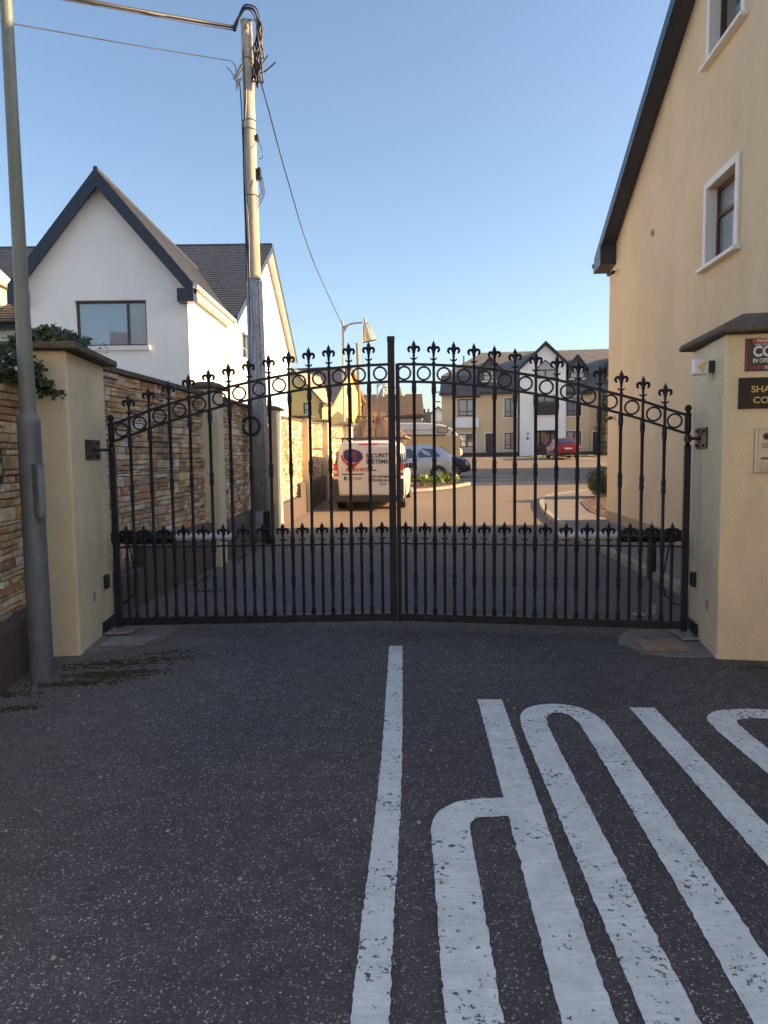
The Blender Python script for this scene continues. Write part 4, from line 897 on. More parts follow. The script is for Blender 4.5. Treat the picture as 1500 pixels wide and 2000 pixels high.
# ---------------------------------------------------------------- L shaped houses on the left
def lhouse(label, O, ang, wall_m, front_m, roof_m, verge_m, P, slates=None, extra=None):
    O = Vector(O); ux = Vector((math.cos(ang), math.sin(ang), 0)); uy = Vector((-math.sin(ang), math.cos(ang), 0))
    root = thing('detached_house', label, 'house', O)
    X = lambda x, y, z: O+ux*x+uy*y+Z*z
    W_, yw, yb, ym, ze, zr, zm, Lm, zme, zbe = (P[k] for k in ('W','yw','yb','ym','ze','zr','zm','L','zme','zbe'))
    FF = frame3(X(-W_,0,0), ux, -uy)              # wing front, s from left
    FR = frame3(X(0.004,0,0), uy, ux)                 # right side wall, s from front
    FM = frame3(X(-Lm,yw,0), ux, -uy)             # main front wall left of the wing
    wall([(0,-.5),(W_,-.5),(W_,ze),(W_/2,zr),(0,ze)], [rect(*h[:4]) for h in P['fw']], FF, .3, front_m, root)
    wall([(.302,-.5),(yw,-.5),(yw,ze),(.302,ze)], [], FR, .3, wall_m, root)
    FG = frame3(X(0.003,yw,0), uy, ux)
    wall([(0,-.5),(yb-yw,-.5),(yb-yw,zbe),(ym-yw,zm),(0,zme)], [rect(*h[:4]) for h in P['rw']], FG, .3, wall_m, root)
    wall([(0,-.5),(Lm-W_,-.5),(Lm-W_,zme),(0,zme)], [rect(*h[:4]) for h in P['mw']], FM, .3, front_m, root)
    wall([(.302,-.5),(yw,-.5),(yw,ze),(.302,ze)], [], frame3(X(-W_,0,0), uy, -ux), .3, front_m, root)
    wall([(.31,-.5),(Lm-.31,-.5),(Lm-.31,zbe),(.31,zbe)], [], frame3(X(-Lm,yb+.004,0), ux, uy), .3, wall_m, root)
    wall([(0,-.5),(yb-yw,-.5),(yb-yw,zbe),(ym-yw,zm),(0,zme)], [], frame3(X(-Lm,yw,0), uy, -ux), .3, wall_m, root)
    for FX, key in ((FF,'fw'),(FG,'rw'),(FM,'mw')):
        for h in P[key]: window(FX, *h[:4], root, P['fm'], GLASS, rec=.14, sill=P.get('sillm', WTRIM), sw=.02, **h[4])
    # roofs
    oe, og, th = .22, P['og'], .13
    k = (zr-ze)/(W_/2); km = (zm-zme)/(ym-yw); kb = (zm-zbe)/(yb-ym); t_ = .12
    yend = yw+(min(zr,zm)-zme)/km if km else ym
    roof_slab('roof', X(oe,-og,ze-k*oe+t_), X(oe,yw+.0,ze-k*oe+t_), X(-W_/2,yend+.15,zr+t_), X(-W_/2,-og,zr+t_), th, P.get('wr', roof_m), root, slates)
    roof_slab('roof', X(-W_-oe,-og,ze-k*oe+t_), X(-W_-oe,yw,ze-k*oe+t_), X(-W_/2,yend+.15,zr+t_), X(-W_/2,-og,zr+t_), th, P.get('wr', roof_m), root, slates)
    roof_slab('roof', X(-Lm-.3,yw-.35,zme-km*.35+t_), X(.32,yw-.35,zme-km*.35+t_), X(.32,ym,zm+t_), X(-Lm-.3,ym,zm+t_), th, roof_m, root, slates)
    roof_slab('roof', X(-Lm-.3,yb+.35,zbe-kb*.35+t_), X(.32,yb+.35,zbe-kb*.35+t_), X(.32,ym,zm+t_), X(-Lm-.3,ym,zm+t_), th, roof_m, root)
    MB().tube([X(-W_/2,-og,zr+t_+.02), X(-W_/2,yend+.1,zr+t_+.02)], .06, 8).build('ridge_tiles', roof_m, root); MB().tube([X(-Lm-.3,ym,zm+t_+.02), X(.32,ym,zm+t_+.02)], .06, 8).build('ridge_tiles', roof_m, root)
    # barge boards on wing gable
    bd = P.get('bd', .30)
    for sgn in (-1,1):
        xe = -W_/2+sgn*(W_/2+oe)
        pts = [X(xe,-og-.03,ze-k*oe+t_+.02), X(-W_/2,-og-.03,zr+t_+.02), X(-W_/2,-og-.03,zr+t_+.02-bd*1.45), X(xe,-og-.03,ze-k*oe+t_+.02-bd*1.25)]
        MB().prism(pts, uy*.03).build('barge_board', verge_m, root)
        MB().prism([X(xe,-og,ze-k*oe-.02), X(-W_/2,-og,zr-.02), X(-W_/2,-og,zr-.06), X(xe,-og,ze-k*oe-.06)], uy*(og-.004)).build('soffit', P.get('softm', verge_m), root)
        x0, x1 = (xe-.02, xe+.02+.36) if sgn < 0 else (xe-.38, xe+.02)
        zt = ze-k*oe+t_-.10
        MB().prism([X(x0,-og-.045,zt-.34), X(x1,-og-.045,zt-.34), X(x1,-og-.045,zt-.02+(0 if sgn<0 else 0)), X(x0,-og-.045,zt-.02)], uy*(og+.04)).build('box_end', verge_m, root)
    # right gable verges (lit side)
    rv = P.get('rv', WTRIM)
    for (ya, za, yb_, zb_) in ((yw-.35, zme-km*.35, ym, zm), (yb+.35, zbe-kb*.35, ym, zm)):
        MB().prism([X(.325,ya,za+t_+.01), X(.325,yb_,zb_+t_+.01), X(.325,yb_,zb_-.13), X(.325,ya,za-.13)], ux*.025).build('barge_board', P.get('rvb', verge_m), root)
        MB().prism([X(.006,ya,za-.02), X(.006,yb_,zb_-.02), X(.006,yb_,zb_-.05), X(.006,ya,za-.05)], ux*.31).build('soffit', rv, root)
    # gutters
    g_ = P.get('gm', GUTTER)
    gz = ze-k*oe+t_-.06
    MB().tube([X(oe+.06,-og+.02,gz), X(oe+.06,yw-.4,gz)], .06, 10).build('gutter', g_, root, smooth=50)
    MB().prism([X(.004,-og,gz-.16), X(oe+.02,-og,gz-.16), X(oe+.02,-og,gz-.03), X(.004,-og,gz-.03)], uy*(yw+og-.36)).build('fascia', g_, root)
    MB().tube(smooth_path([X(oe+.06,yw-.45,gz-.04), X(oe+.06,yw-.45,gz-.20), X(.07,yw-.75,gz-.45), X(.07,yw-.75,gz-.7)], 4)+[X(.07,yw-.75,.2)], .04, 8).build('downpipe', g_, root, smooth=50)
    MB().tube([X(-Lm-.3,yw-.42,zme-km*.35+.03), X(-W_-.2,yw-.42,zme-km*.35+.03)], .06, 8).build('gutter', NAVY, root, smooth=50)
    MB().prism([X(-Lm-.3,yw-.36,zme-km*.35-.18), X(-W_-.01,yw-.36,zme-km*.35-.18), X(-W_-.01,yw-.36,zme-km*.35+.02), X(-Lm-.3,yw-.36,zme-km*.35+.02)], uy*.35).build('fascia', NAVY, root)
    if extra: extra(root, X, ux, uy, FF, FR, FM, FG)
    return root
WG = glass('window_sky_glass', (.16,.20,.26), .03, 1.0)
def wh_extra(root, X, ux, uy, FF, FR, FM, FG):
    # tall narrow strip window with white surround on the sunny gable
    w_ = window(FG, 7.9, 8.45, 6.0, 8.55, root, WTRIM, GLASSL, rec=.02, fw=.08, sill=WTRIM, sw=.03, surround=WTRIM)
    # thin cable strip line
    MB().tube([FG(.3,5.25,.02), FG(7.5,5.0,.02)], .012, 5).build('wall_cable', GUTTER, root)
    # small projecting gable at the far left
    P0 = [(-8.4,0),(-8.4,9.6-.0)]
lhouse('white rendered house with steep dark gable facing the gate and sunlit side', (-4.80,18.0,0.1), 0.0, WHITE, WHITE, SLATE, NAVY,
    dict(W=4.05, yw=4.75, yb=19.6, ym=12.2, ze=5.82, zr=8.26, zm=10.0, L=17, zme=5.85, zbe=6.5, og=.30, bd=.30,
         fw=[(1.25,3.02,4.24,5.36,dict(cols=(.72,), rows=(), fw=.055, gl=[WG, GLASSL]))],
         rw=[(2.1,3.25,4.85,5.75,dict(cols=(.5,), fw=.06))],
         mw=[(4.4,6.4,4.2,5.3,dict(cols=(.5,), fw=.06))], fm=DARKF), slates=SLATE, extra=wh_extra)
# neighbour far left: a pale gable just peeping over the white house's wing roof
root = thing('far_house', 'cream gable end just showing behind the lamp post at the far left', 'house', (-14.4,23.4,.2))
FX = frame3((-16.6,20.4,.2),(1,0,0),(0,-1,0)); wall([(0,0),(4.4,0),(4.4,7.0),(2.2,9.2),(0,7.0)], [rect(1.4,3,4.2,5.4)], FX, .3, CREAM, root)
window(FX, 1.4,3,4.2,5.4, root, DARKF, GLASS, rec=.12, cols=(.5,), sill=WTRIM)
wall([(.302,0),(4,0),(4,7.0),(.302,7.0)], [], frame3((-12.2,20.4,.2),(0,1,0),(1,0,0)), .3, CREAM, root)
roof_slab('roof', (-12.0,20.2,6.95+.2), (-12.0,24.4,7.15), (-14.4,24.4,9.52), (-14.4,20.2,9.52), .1, WTRIM, root); roof_slab('roof', (-16.8,20.2,7.15), (-16.8,24.4,7.15), (-14.4,24.4,9.52), (-14.4,20.2,9.52), .1, WTRIM, root)

BROWNR = M('brown_slate', (.16,.125,.10), .6, var=.15, vs=2, fine=.1, fs=20); ORANGEV = M('orange_board', (.55,.24,.07), .5, var=.1); REDBRICK = M('red_brick', (.30,.14,.10), .85, var=.2, vs=6)
def yh_extra(root, X, ux, uy, FF, FR, FM, FG):
    for k in range(9):
        m_ = MB(); w_ = .34 if k % 2 else .22; fbox(m_, FF, 4.7-w_, 4.702, .3+.48*k, .3+.48*k+.46, .003, .03); m_.build('quoin', REDBRICK, root)
    m_ = MB(); fbox(m_, FF, 2.0, 2.6, 6.4, 6.8, .003, .03); m_.build('plaque', WTRIM, root)
    w_ = window(FG, 3.2, 4.1, 2.2, 4.5, root, WTRIM, GLASSL, rec=.02, fw=.07); w_ = window(FG, 6.6, 7.5, 2.4, 4.2, root, BROWNF, GLASSD, rec=.02, fw=.07)
    MB().tube([FG(5.8,6.6,.05), FG(5.8,2.0,.05)], .05, 6).build('downpipe', BROWNF, root)
lhouse('yellow house with brown verges beyond the stone wall on the left', (-5.05,60.0,1.25), -rad(15), YELLOW, YELLOW, SLATE2, BROWNR,
    dict(W=4.7, yw=2.2, yb=12.6, ym=7.6, ze=4.75, zr=7.3, zm=8.3, L=14, zme=4.75, zbe=4.75, og=.30, bd=.16,
         fw=[(1.25,1.95,3.45,4.65,dict(cols=(), rows=(.5,), fw=.09)), (3.0,3.75,3.45,4.65,dict(cols=(), rows=(.5,), fw=.09))],
         rw=[], mw=[(1.5,2.6,3,4.3,dict(rows=(.5,), fw=.08)),(5,6.1,3,4.3,dict(rows=(.5,), fw=.08))], fm=BROWNF, wr=M('sunlit_slate', (.34,.28,.22), .7, var=.1), rv=ORANGEV, rvb=BROWNR, gm=BROWNR), extra=yh_extra)  # wing roof: sunlight put into a paler tan copy of the slate

# ---------------------------------------------------------------- far apartment block
TH = rad(8); AU = Vector((math.cos(TH),-math.sin(TH),0)); AN = Vector((-math.sin(TH),-math.cos(TH),0)); AO = Vector((8.0,59.5,G(8,59.5)))
gz0 = AO.z
root = thing('apartment_block', 'three storey tan apartment block with slate mansard roof and white entrance bay', 'apartment block', AO)
FA = frame3(AO, AU, AN); D_ = -9.0
z_ = lambda z: z-gz0
MB().prism([FA(-3.1,-.3), FA(18,-.3), FA(18,-.3,D_), FA(-3.1,-.3,D_)], (0,0,z_(6.45)+.3)).build('wall', TAN, root)
m_ = MB(); fbox(m_, FA, -3.12, 18.02, -.3, .28, .003, .04); m_.build('base_band', DARKF, root)
# mansard: steep lower slope, then shallower roof to the ridge, hip at the left
mb = MB()
a0, a1 = FA(-3.25,z_(6.38),.35), FA(18,z_(6.38),.35); b0, b1 = FA(-3.15,z_(7.95),-.25), FA(18,z_(7.95),-.25)
c0, c1 = FA(.2,z_(10.35),-4.5), FA(18,z_(10.35),-4.5)
a2, b2 = FA(-3.25,z_(6.38),D_-.35), FA(-3.15,z_(7.95),D_+.25); a3, b3 = FA(18,z_(6.38),D_-.35), FA(18,z_(7.95),D_+.25)
mb.add([a0,a1,b1,b0], [(0,1,2,3)]); mb.add([a2,a0,b0,b2], [(0,1,2,3)]); mb.add([a2,a3,b3,b2], [(3,2,1,0)]); mb.build('mansard_slope', SLATE2, root, label='dark steep lower slope of the roof')
UPR = M('upper_slate', (.235,.215,.19), .7, var=.12, vs=1.5, fine=.1, fs=14)
def courses(mb, A, B, C, D, n, lift=.03):
    for i in range(n):
        t0, t1 = i/n, (i+1)/n; p = [A.lerp(D,t0), B.lerp(C,t0), B.lerp(C,t1), A.lerp(D,t1)]; nn = (p[1]-p[0]).cross(p[3]-p[0]).normalized()
        if nn.z < 0: nn = -nn
        mb.add([p[0]+nn*lift, p[1]+nn*lift, p[2], p[3], p[0], p[1]], [(0,1,2,3),(4,5,1,0)])
mb = MB(); courses(mb, b0, b1, c1, c0, 18); mb.add([b2,b0,c0], [(0,1,2)]); mb.add([b2,b3,c1,c0], [(0,1,2,3)]); mb.build('upper_roof', UPR, root, label='paler upper slope of the roof')
m_ = MB(); fbox(m_, FA, -3.3, 3.3, z_(6.30), z_(6.50), .02, .42); m_.build('gutter', NAVY, root); m_ = MB(); fbox(m_, FA, 6.93, 9.0, z_(6.12), z_(6.32), .02, .42); m_.build('gutter', NAVY, root)
# white bay
FB = lambda s, z, d=0: FA(s, z, d+.55)
bay = [(3.3,-.3),(6.93,-.3),(6.93,z_(8.55)),(5.3,z_(10.1)),(3.3,z_(8.2))]
wall(bay, [rect(4.42,6.15,0,z_(3.29)), rect(4.42,6.13,z_(4.5),z_(6.07))], FB, .5, WHITE, root, name='entrance_bay')
for s in (-1,1):
    e = 5.3+s*2.05; MB().prism([FB(e,z_(8.42),.3),FB(5.3,z_(10.42),.3),FB(5.3,z_(10.17),.3),FB(e,z_(8.17),.3)], -AN*.06).build('barge_board', NAVY, root)
    MB().prism([FB(e,z_(8.42),.28),FB(5.3,z_(10.42),.28),FB(5.3,z_(10.34),.28),FB(e,z_(8.34),.28)], -AN*5).build('bay_roof', SLATE2, root)
window(FB, 4.42,6.13,z_(4.5),z_(6.07), root, BROWNF, GLASSD, rec=.1, cols=(.5,), rows=(.28,), fw=.08, surround=CREAM, sw=.09, sill=CREAM)
m_ = MB(); m_.prism([FB(4.45,z_(7.45),.01),FB(6.15,z_(7.45),.01),FB(6.15,z_(8.2),.01),FB(5.3,z_(8.95),.01),FB(4.45,z_(8.2),.01)], AN*.03); gw = m_.build('window', BROWNF, root)
m_ = MB(); m_.prism([FB(4.55,z_(8.16),.045),FB(6.05,z_(8.16),.045),FB(5.3,z_(8.82),.045)], AN*.005); m_.build('pane', GLASSL, gw)
for a, b in ((4.55,5.24),(5.36,6.05)): m_ = MB(); fbox(m_,FB,a,b,z_(7.53),z_(8.05),.045,.05); m_.build('pane', GLASSL, gw)
m_ = MB(); fbox(m_, FB, 4.42,6.15,0,z_(3.29),-.5,-.45); m_.build('entrance_back', DARKF, root)
m_ = MB(); fbox(m_, FB, 4.95,5.75,0,z_(3.2),-.4,-.35); dr = m_.build('door', BROWNF, root); m_ = MB(); fbox(m_, FB, 5.02,5.68,.9,z_(3.1),-.35,-.34); m_.build('pane', GLASSD, dr)
m_ = MB(); fbox(m_, FB, 5.2,5.5,.95,1.02,-.34,-.32); m_.build('letter_box', STEEL, dr)
for a, b in ((4.45,4.92),(5.78,6.12)): window(FB, a,b,.5,z_(3.2), root, BROWNF, GLASSD, rec=.3, rows=(.25,), fw=.06)
m_ = MB(); fbox(m_, FB, 5.95,6.9,0,.5,.02,.35); m_.build('step_wall', WHITE, root)
m_ = MB(); fbox(m_, FB, 3.85,4.0,1.3,1.5,.003,.06); m_.build('intercom', DARKF, root); m_ = MB(); fbox(m_, FB, 3.92,3.97,1.65,1.9,.003,.1); m_.build('wall_light', DARKF, root)
m_ = MB(); fbox(m_, FA, 3.16,3.26,0,z_(6.3),.02,.12); m_.build('downpipe', DARKF, root)
# windows of the tan walls
WA = dict(fw=.08, rec=-.01, sw=.09)
window(FA, -1.72,-.30,z_(4.58),z_(5.98), root, BROWNF, GLASSL, cols=(.5,), rows=(.27,), **WA)
m_ = MB(); fbox(m_, FA, -1.95,-.04,z_(3.62),z_(4.45),.003,.35); m_.build('balcony', WHITE, root)
m_ = MB(); m_.prism([FA(-2.0,z_(6.08),.05),FA(.05,z_(6.08),.05),FA(.05,z_(6.25),.5),FA(-2.0,z_(6.25),.5)], (0,0,.4)); m_.build('window_hood', SLATE2, root)
window(FA, -1.70,-.30,z_(2.0),z_(3.12), root, DARKF, GLASS, cols=(.5,), rows=(.45,), surround=WTRIM, sill=WTRIM, gl=[WG,WG,GLASSD,GLASSD], **WA)
window(FA, 2.07,3.05,z_(4.45),z_(5.98), root, BROWNF, GLASSL, cols=(.5,), rows=(.27,), surround=WTRIM, sill=WTRIM, **WA)
window(FA, 2.07,3.05,z_(1.78),z_(3.15), root, BROWNF, GLASS, cols=(.5,), rows=(.27,), surround=WTRIM, sill=WTRIM, gl=[GLASSL,WG,GLASSD,GLASSD], **WA)
window(FA, 7.05,8.22,z_(4.45),z_(5.92), root, BROWNF, GLASS, cols=(.5,), rows=(.27,), surround=WTRIM, sill=WTRIM, gl=[WG,WG,GLASSL,GLASSL], **WA)
window(FA, 7.05,8.22,z_(1.95),z_(3.2), root, BROWNF, GLASS, cols=(.5,), surround=WTRIM, sill=WTRIM, gl=[WG,GLASSD], **WA)
window(FA, 11,12.3,z_(4.45),z_(5.9), root, BROWNF, GLASSL, cols=(.5,), rows=(.27,), surround=WTRIM, sill=WTRIM, **WA)
window(FA, 14,15.3,z_(1.95),z_(3.2), root, BROWNF, GLASSL, cols=(.5,), surround=WTRIM, sill=WTRIM, **WA)
for a, b in ((.52,1.26),(9.16,9.75)):
    m_ = MB(); fbox(m_, FA, a,b,0,z_(3.12),.003,.05); dr = m_.build('door', BROWNF, root)
    m_ = MB(); fbox(m_,FA,a-.1,a,0,z_(3.22),.003,.03); fbox(m_,FA,b,b+.1,0,z_(3.22),.003,.03); fbox(m_,FA,a,b,z_(3.12),z_(3.22),.003,.03); m_.build('surround', WTRIM, dr)
    for k in (0,1): m_ = MB(); fbox(m_, FA, a+.08+.32*k,a+.34+.32*k,.25,.85,.05,.06); m_.build('door_panel', DARKF, dr); m_ = MB(); fbox(m_, FA, a+.08+.32*k,a+.34+.32*k,1.0,1.65,.05,.06); m_.build('door_panel', DARKF, dr)
# recess at the right as a flush slab, its shade put into darker tan
MB().prism([FA(7.0+1.9,-.3,.004), FA(18,-.3,.004), FA(18,-.3,-.1), FA(8.9,-.3,-.1)], (0,0,z_(6.2)+.3)).build('right_recess', M('tan_render_shaded', (.56,.42,.26), .85, var=.05), root)
# dormers
def dormer(s0, s1, zb, zt, za, wz0, wz1):
    sm = (s0+s1)/2
    mb = MB(); mb.prism([FA(s0+.22,z_(zb),.28),FA(s1-.22,z_(zb),.28),FA(s1-.22,z_(zt),.28),FA(sm,z_(za)-.1,.28),FA(s0+.22,z_(zt),.28)], -AN*2.6); d = mb.build('dormer', SLATE2, root)
    for a, b in ((s0,sm),(s1,sm)): MB().prism([FA(a,z_(zt)-.08,.5),FA(b,z_(za)+.05,.5),FA(b,z_(za)-.14,.5),FA(a,z_(zt)-.27,.5)], -AN*3).build('dormer_roof', NAVY, d)
    a, b = sm-.56, sm+.56
    mb = MB(); fbox(mb, FA, a, b, z_(wz0), z_(wz1), .285, .33); fr = mb.build('dormer_window', BROWNF, d)
    for x0, x1 in ((a+.08,sm-.04),(sm+.04,b-.08)):
        pass
    mb = MB()
    for x0, x1 in ((a+.08,sm-.04),(sm+.04,b-.08)):
        fbox(mb, FA, x0, x1, z_(wz0)+.07, z_(wz0)+.38, .332, .338); fbox(mb, FA, x0, x1, z_(wz0)+.44, z_(wz1)-.07, .332, .338)
    mb.build('pane', GLASSL, d); mb = MB(); fbox(mb, FA, a-.1, b+.1, z_(wz0)-.1, z_(wz0)-.01, .285, .42); mb.build('sill', WTRIM, d)
dormer(-.15,1.95,7.0,8.35,9.35,7.42,8.36); dormer(6.95,8.75,7.0,8.3,9.3,7.42,8.4); dormer(9.9,11.8,7.0,8.3,9.5,7.42,8.4); dormer(13.2,15.1,7.0,8.3,9.4,7.42,8.4)
MB().box(-.1,.1,-.1,.1,0,.9)
c = FA(-1.3,z_(9.0),-1.6); MB().lathe(c.x,c.y,[(0,.06),(.75,.06)],8,z=c.z).build('vent_pipe', DARKF, root)
for z in (6.6,5.8): c = FA(-3.35,z_(z),-.2); MB().lathe(c.x-.15,c.y,[(0,.02),(.02,.22),(.05,.27),(.06,.27)],14,z=c.z).build('satellite_dish', DARKF, root); MB().tube([FA(-3.1,z_(z),-.3), (c.x-.15,c.y,c.z)], .02, 5).build('dish_arm', DARKF, root)

# other far houses
def simple_house(name, label, x0, x1, y0, y1, ze, zr, wm, rm, axis='x', wins=(), ch=None, over=.25):
    g = G(0, y0); root = thing(name, label, 'house', (x0,y0,g))
    if axis == 'x':
        ym = (y0+y1)/2
        MB().box(x0,x1,y0,y1,g-.3,g+ze).build('wall', wm, root)
        mb = MB(); mb.prism([(x0,y0,g+ze),(x0,y1,g+ze),(x0,ym,g+zr-.05)], (x1-x0,0,0)); mb.build('gable', wm, root)
        roof_slab('roof', (x0-over,y0-over,g+ze-.08), (x1+over,y0-over,g+ze-.08), (x1+over,ym,g+zr), (x0-over,ym,g+zr), .12, rm, root, slates=rm, gauge=.36, sw=.5)
        roof_slab('roof', (x0-over,y1+over,g+ze-.08), (x1+over,y1+over,g+ze-.08), (x1+over,ym,g+zr), (x0-over,ym,g+zr), .12, rm, root)
    else:
        xm = (x0+x1)/2
        MB().prism([(x0,y0,g-.3),(x1,y0,g-.3),(x1,y0,g+ze),(xm,y0,g+zr-.05),(x0,y0,g+ze)], (0,y1-y0,0)).build('wall', wm, root)
        k = (zr-ze)/(xm-x0)
        roof_slab('roof', (x0-over,y0-over,g+ze-k*over), (x0-over,y1,g+ze-k*over), (xm,y1,g+zr), (xm,y0-over,g+zr), .12, rm, root)
        roof_slab('roof', (x1+over,y0-over,g+ze-k*over), (x1+over,y1,g+ze-k*over), (xm,y1,g+zr), (xm,y0-over,g+zr), .12, rm, root)
    Fh = frame3((x0,y0,g),(1,0,0),(0,-1,0))
    for w_ in wins: window(Fh, *w_, root, WTRIM, GLASSL, rec=-.02, fw=.07, cols=(.5,))
    if ch:
        MB().box(*ch[0]).build('chimney', M('chimney_grey', (.14,.13,.12), .9), root)
        for dx in (.2,.55): MB().lathe(ch[0][0]+dx, ch[0][2]+.3, [(0,.1),(.35,.09)], 8, z=ch[0][5]).build('chimney_pot', BROWNF, root)
    return root
TILE = M('brown_roof_tile', (.115,.085,.065), .8, var=.2, vs=3, fine=.15, fs=20); GREYR = M('grey_render', (.45,.44,.42), .85)
simple_house('terraced_house', 'pale house with dark brown tiled roof above the weeping tree', -1.7, 3.75, 69, 77, 3.55, 6.0, GREYR, TILE, wins=[(3.6,4.8,1.6,2.9)], ch=None)
simple_house('small_house', 'small white gable house beside the grey chimney', 4.55, 8.4, 84, 94, 3.2, 5.0, WHITE, SLATE2, axis='y', wins=[(1.4,2.6,2.3,3.3)])
root = thing('chimney_stack', 'grey chimney stack with pots standing left of the small white gable', 'chimney', (4.9,82,G(0,82)))
MB().box(4.6,5.5,82,82.6,G(0,82),6.2).build('stack', M('chimney_grey', (.14,.13,.12), .9), root)
for dx in (.2,.65): MB().lathe(4.6+dx,82.3,[(0,.12),(.4,.1)],8,z=6.2).build('chimney_pot', BROWNF, root)
simple_house('side_block', 'tan rendered block beside the yard, beyond the beige gable house', 16, 26, 27.8, 39.6, 6.6, 9.2, TAN, SLATE2, axis='x', wins=[(2,3.4,1,2.2),(6,7.4,1,2.2)])
def terrace(label, O, ang, L_, wm, n):
    u = Vector((math.cos(ang), math.sin(ang), 0)); v = Vector((-u.y, u.x, 0)); root = thing('bounce_terrace', label, 'house', O, 0, 'added houses that bounce light')
    Fs = frame3(O, -u, v); hs = []
    for k in range(n):
        s0 = L_*(k+.5)/n; hs += [(s0-1.9,s0-.6,.9,2.2),(s0-1.9,s0-.6,3.6,4.8),(s0+.6,s0+1.9,3.6,4.8)]
    wall([(0,-.2),(L_,-.2),(L_,5.6),(0,5.6)], [rect(*h) for h in hs], Fs, .3, wm, root)
    for h in hs: window(Fs, *h, root, DARKF, GLASS, rec=.12, cols=(.5,), sill=WTRIM, sw=.02)
    for k in range(n): m_ = MB(); s0 = L_*(k+.5)/n; fbox(m_, Fs, s0+.7, s0+1.6, 0, 2.1, .003, .05); m_.build('door', NAVY, root)
    P_ = lambda s, z, d: Fs(s, z, d)
    for s in (0, L_): MB().prism([P_(s,-.2,-.31),P_(s,5.6,-.31),P_(s,8.2,-4),P_(s,5.6,-8),P_(s,-.2,-8)], -u*(.3 if s == 0 else -.3)).build('gable', wm, root)
    roof_slab('roof', P_(-.3,5.5,.35), P_(L_+.3,5.5,.35), P_(L_+.3,8.4,-4), P_(-.3,8.4,-4), .12, SLATE2, root)
    roof_slab('roof', P_(-.3,5.5,-8.35), P_(L_+.3,5.5,-8.35), P_(L_+.3,8.4,-4), P_(-.3,8.4,-4), .12, SLATE2, root)
terrace('unseen white terrace added behind the camera to bounce sunlight', Vector((9,-9.5,0)), -rad(24), 24, WHITE, 3)  # added out of view to reflect sun into the shaded entrance
# ochre boundary wall at the end of the yard
root = thing('boundary_wall', 'ochre boundary wall with dark capping behind the parked silver car', 'wall', (-3,47.6,G(0,47.6)))
g = G(0,47.6); MB().box(-6.5,5.12,47.6,47.85,g-.2,g+1.80).build('wall_body', YELLOW if False else M('ochre_render', (.55,.40,.20), .85, var=.05), root); MB().box(-6.5,4.2,47.55,47.9,g+1.802,g+1.90).build('capping', CAPR, root)
for x in (-5.2,-3.9,-2.6,-1.3,0): MB().box(x-.2,x+.2,47.45,47.598,g-.2,g+1.8).build('pier', M('pier_render', (.48,.36,.22), .85), root)

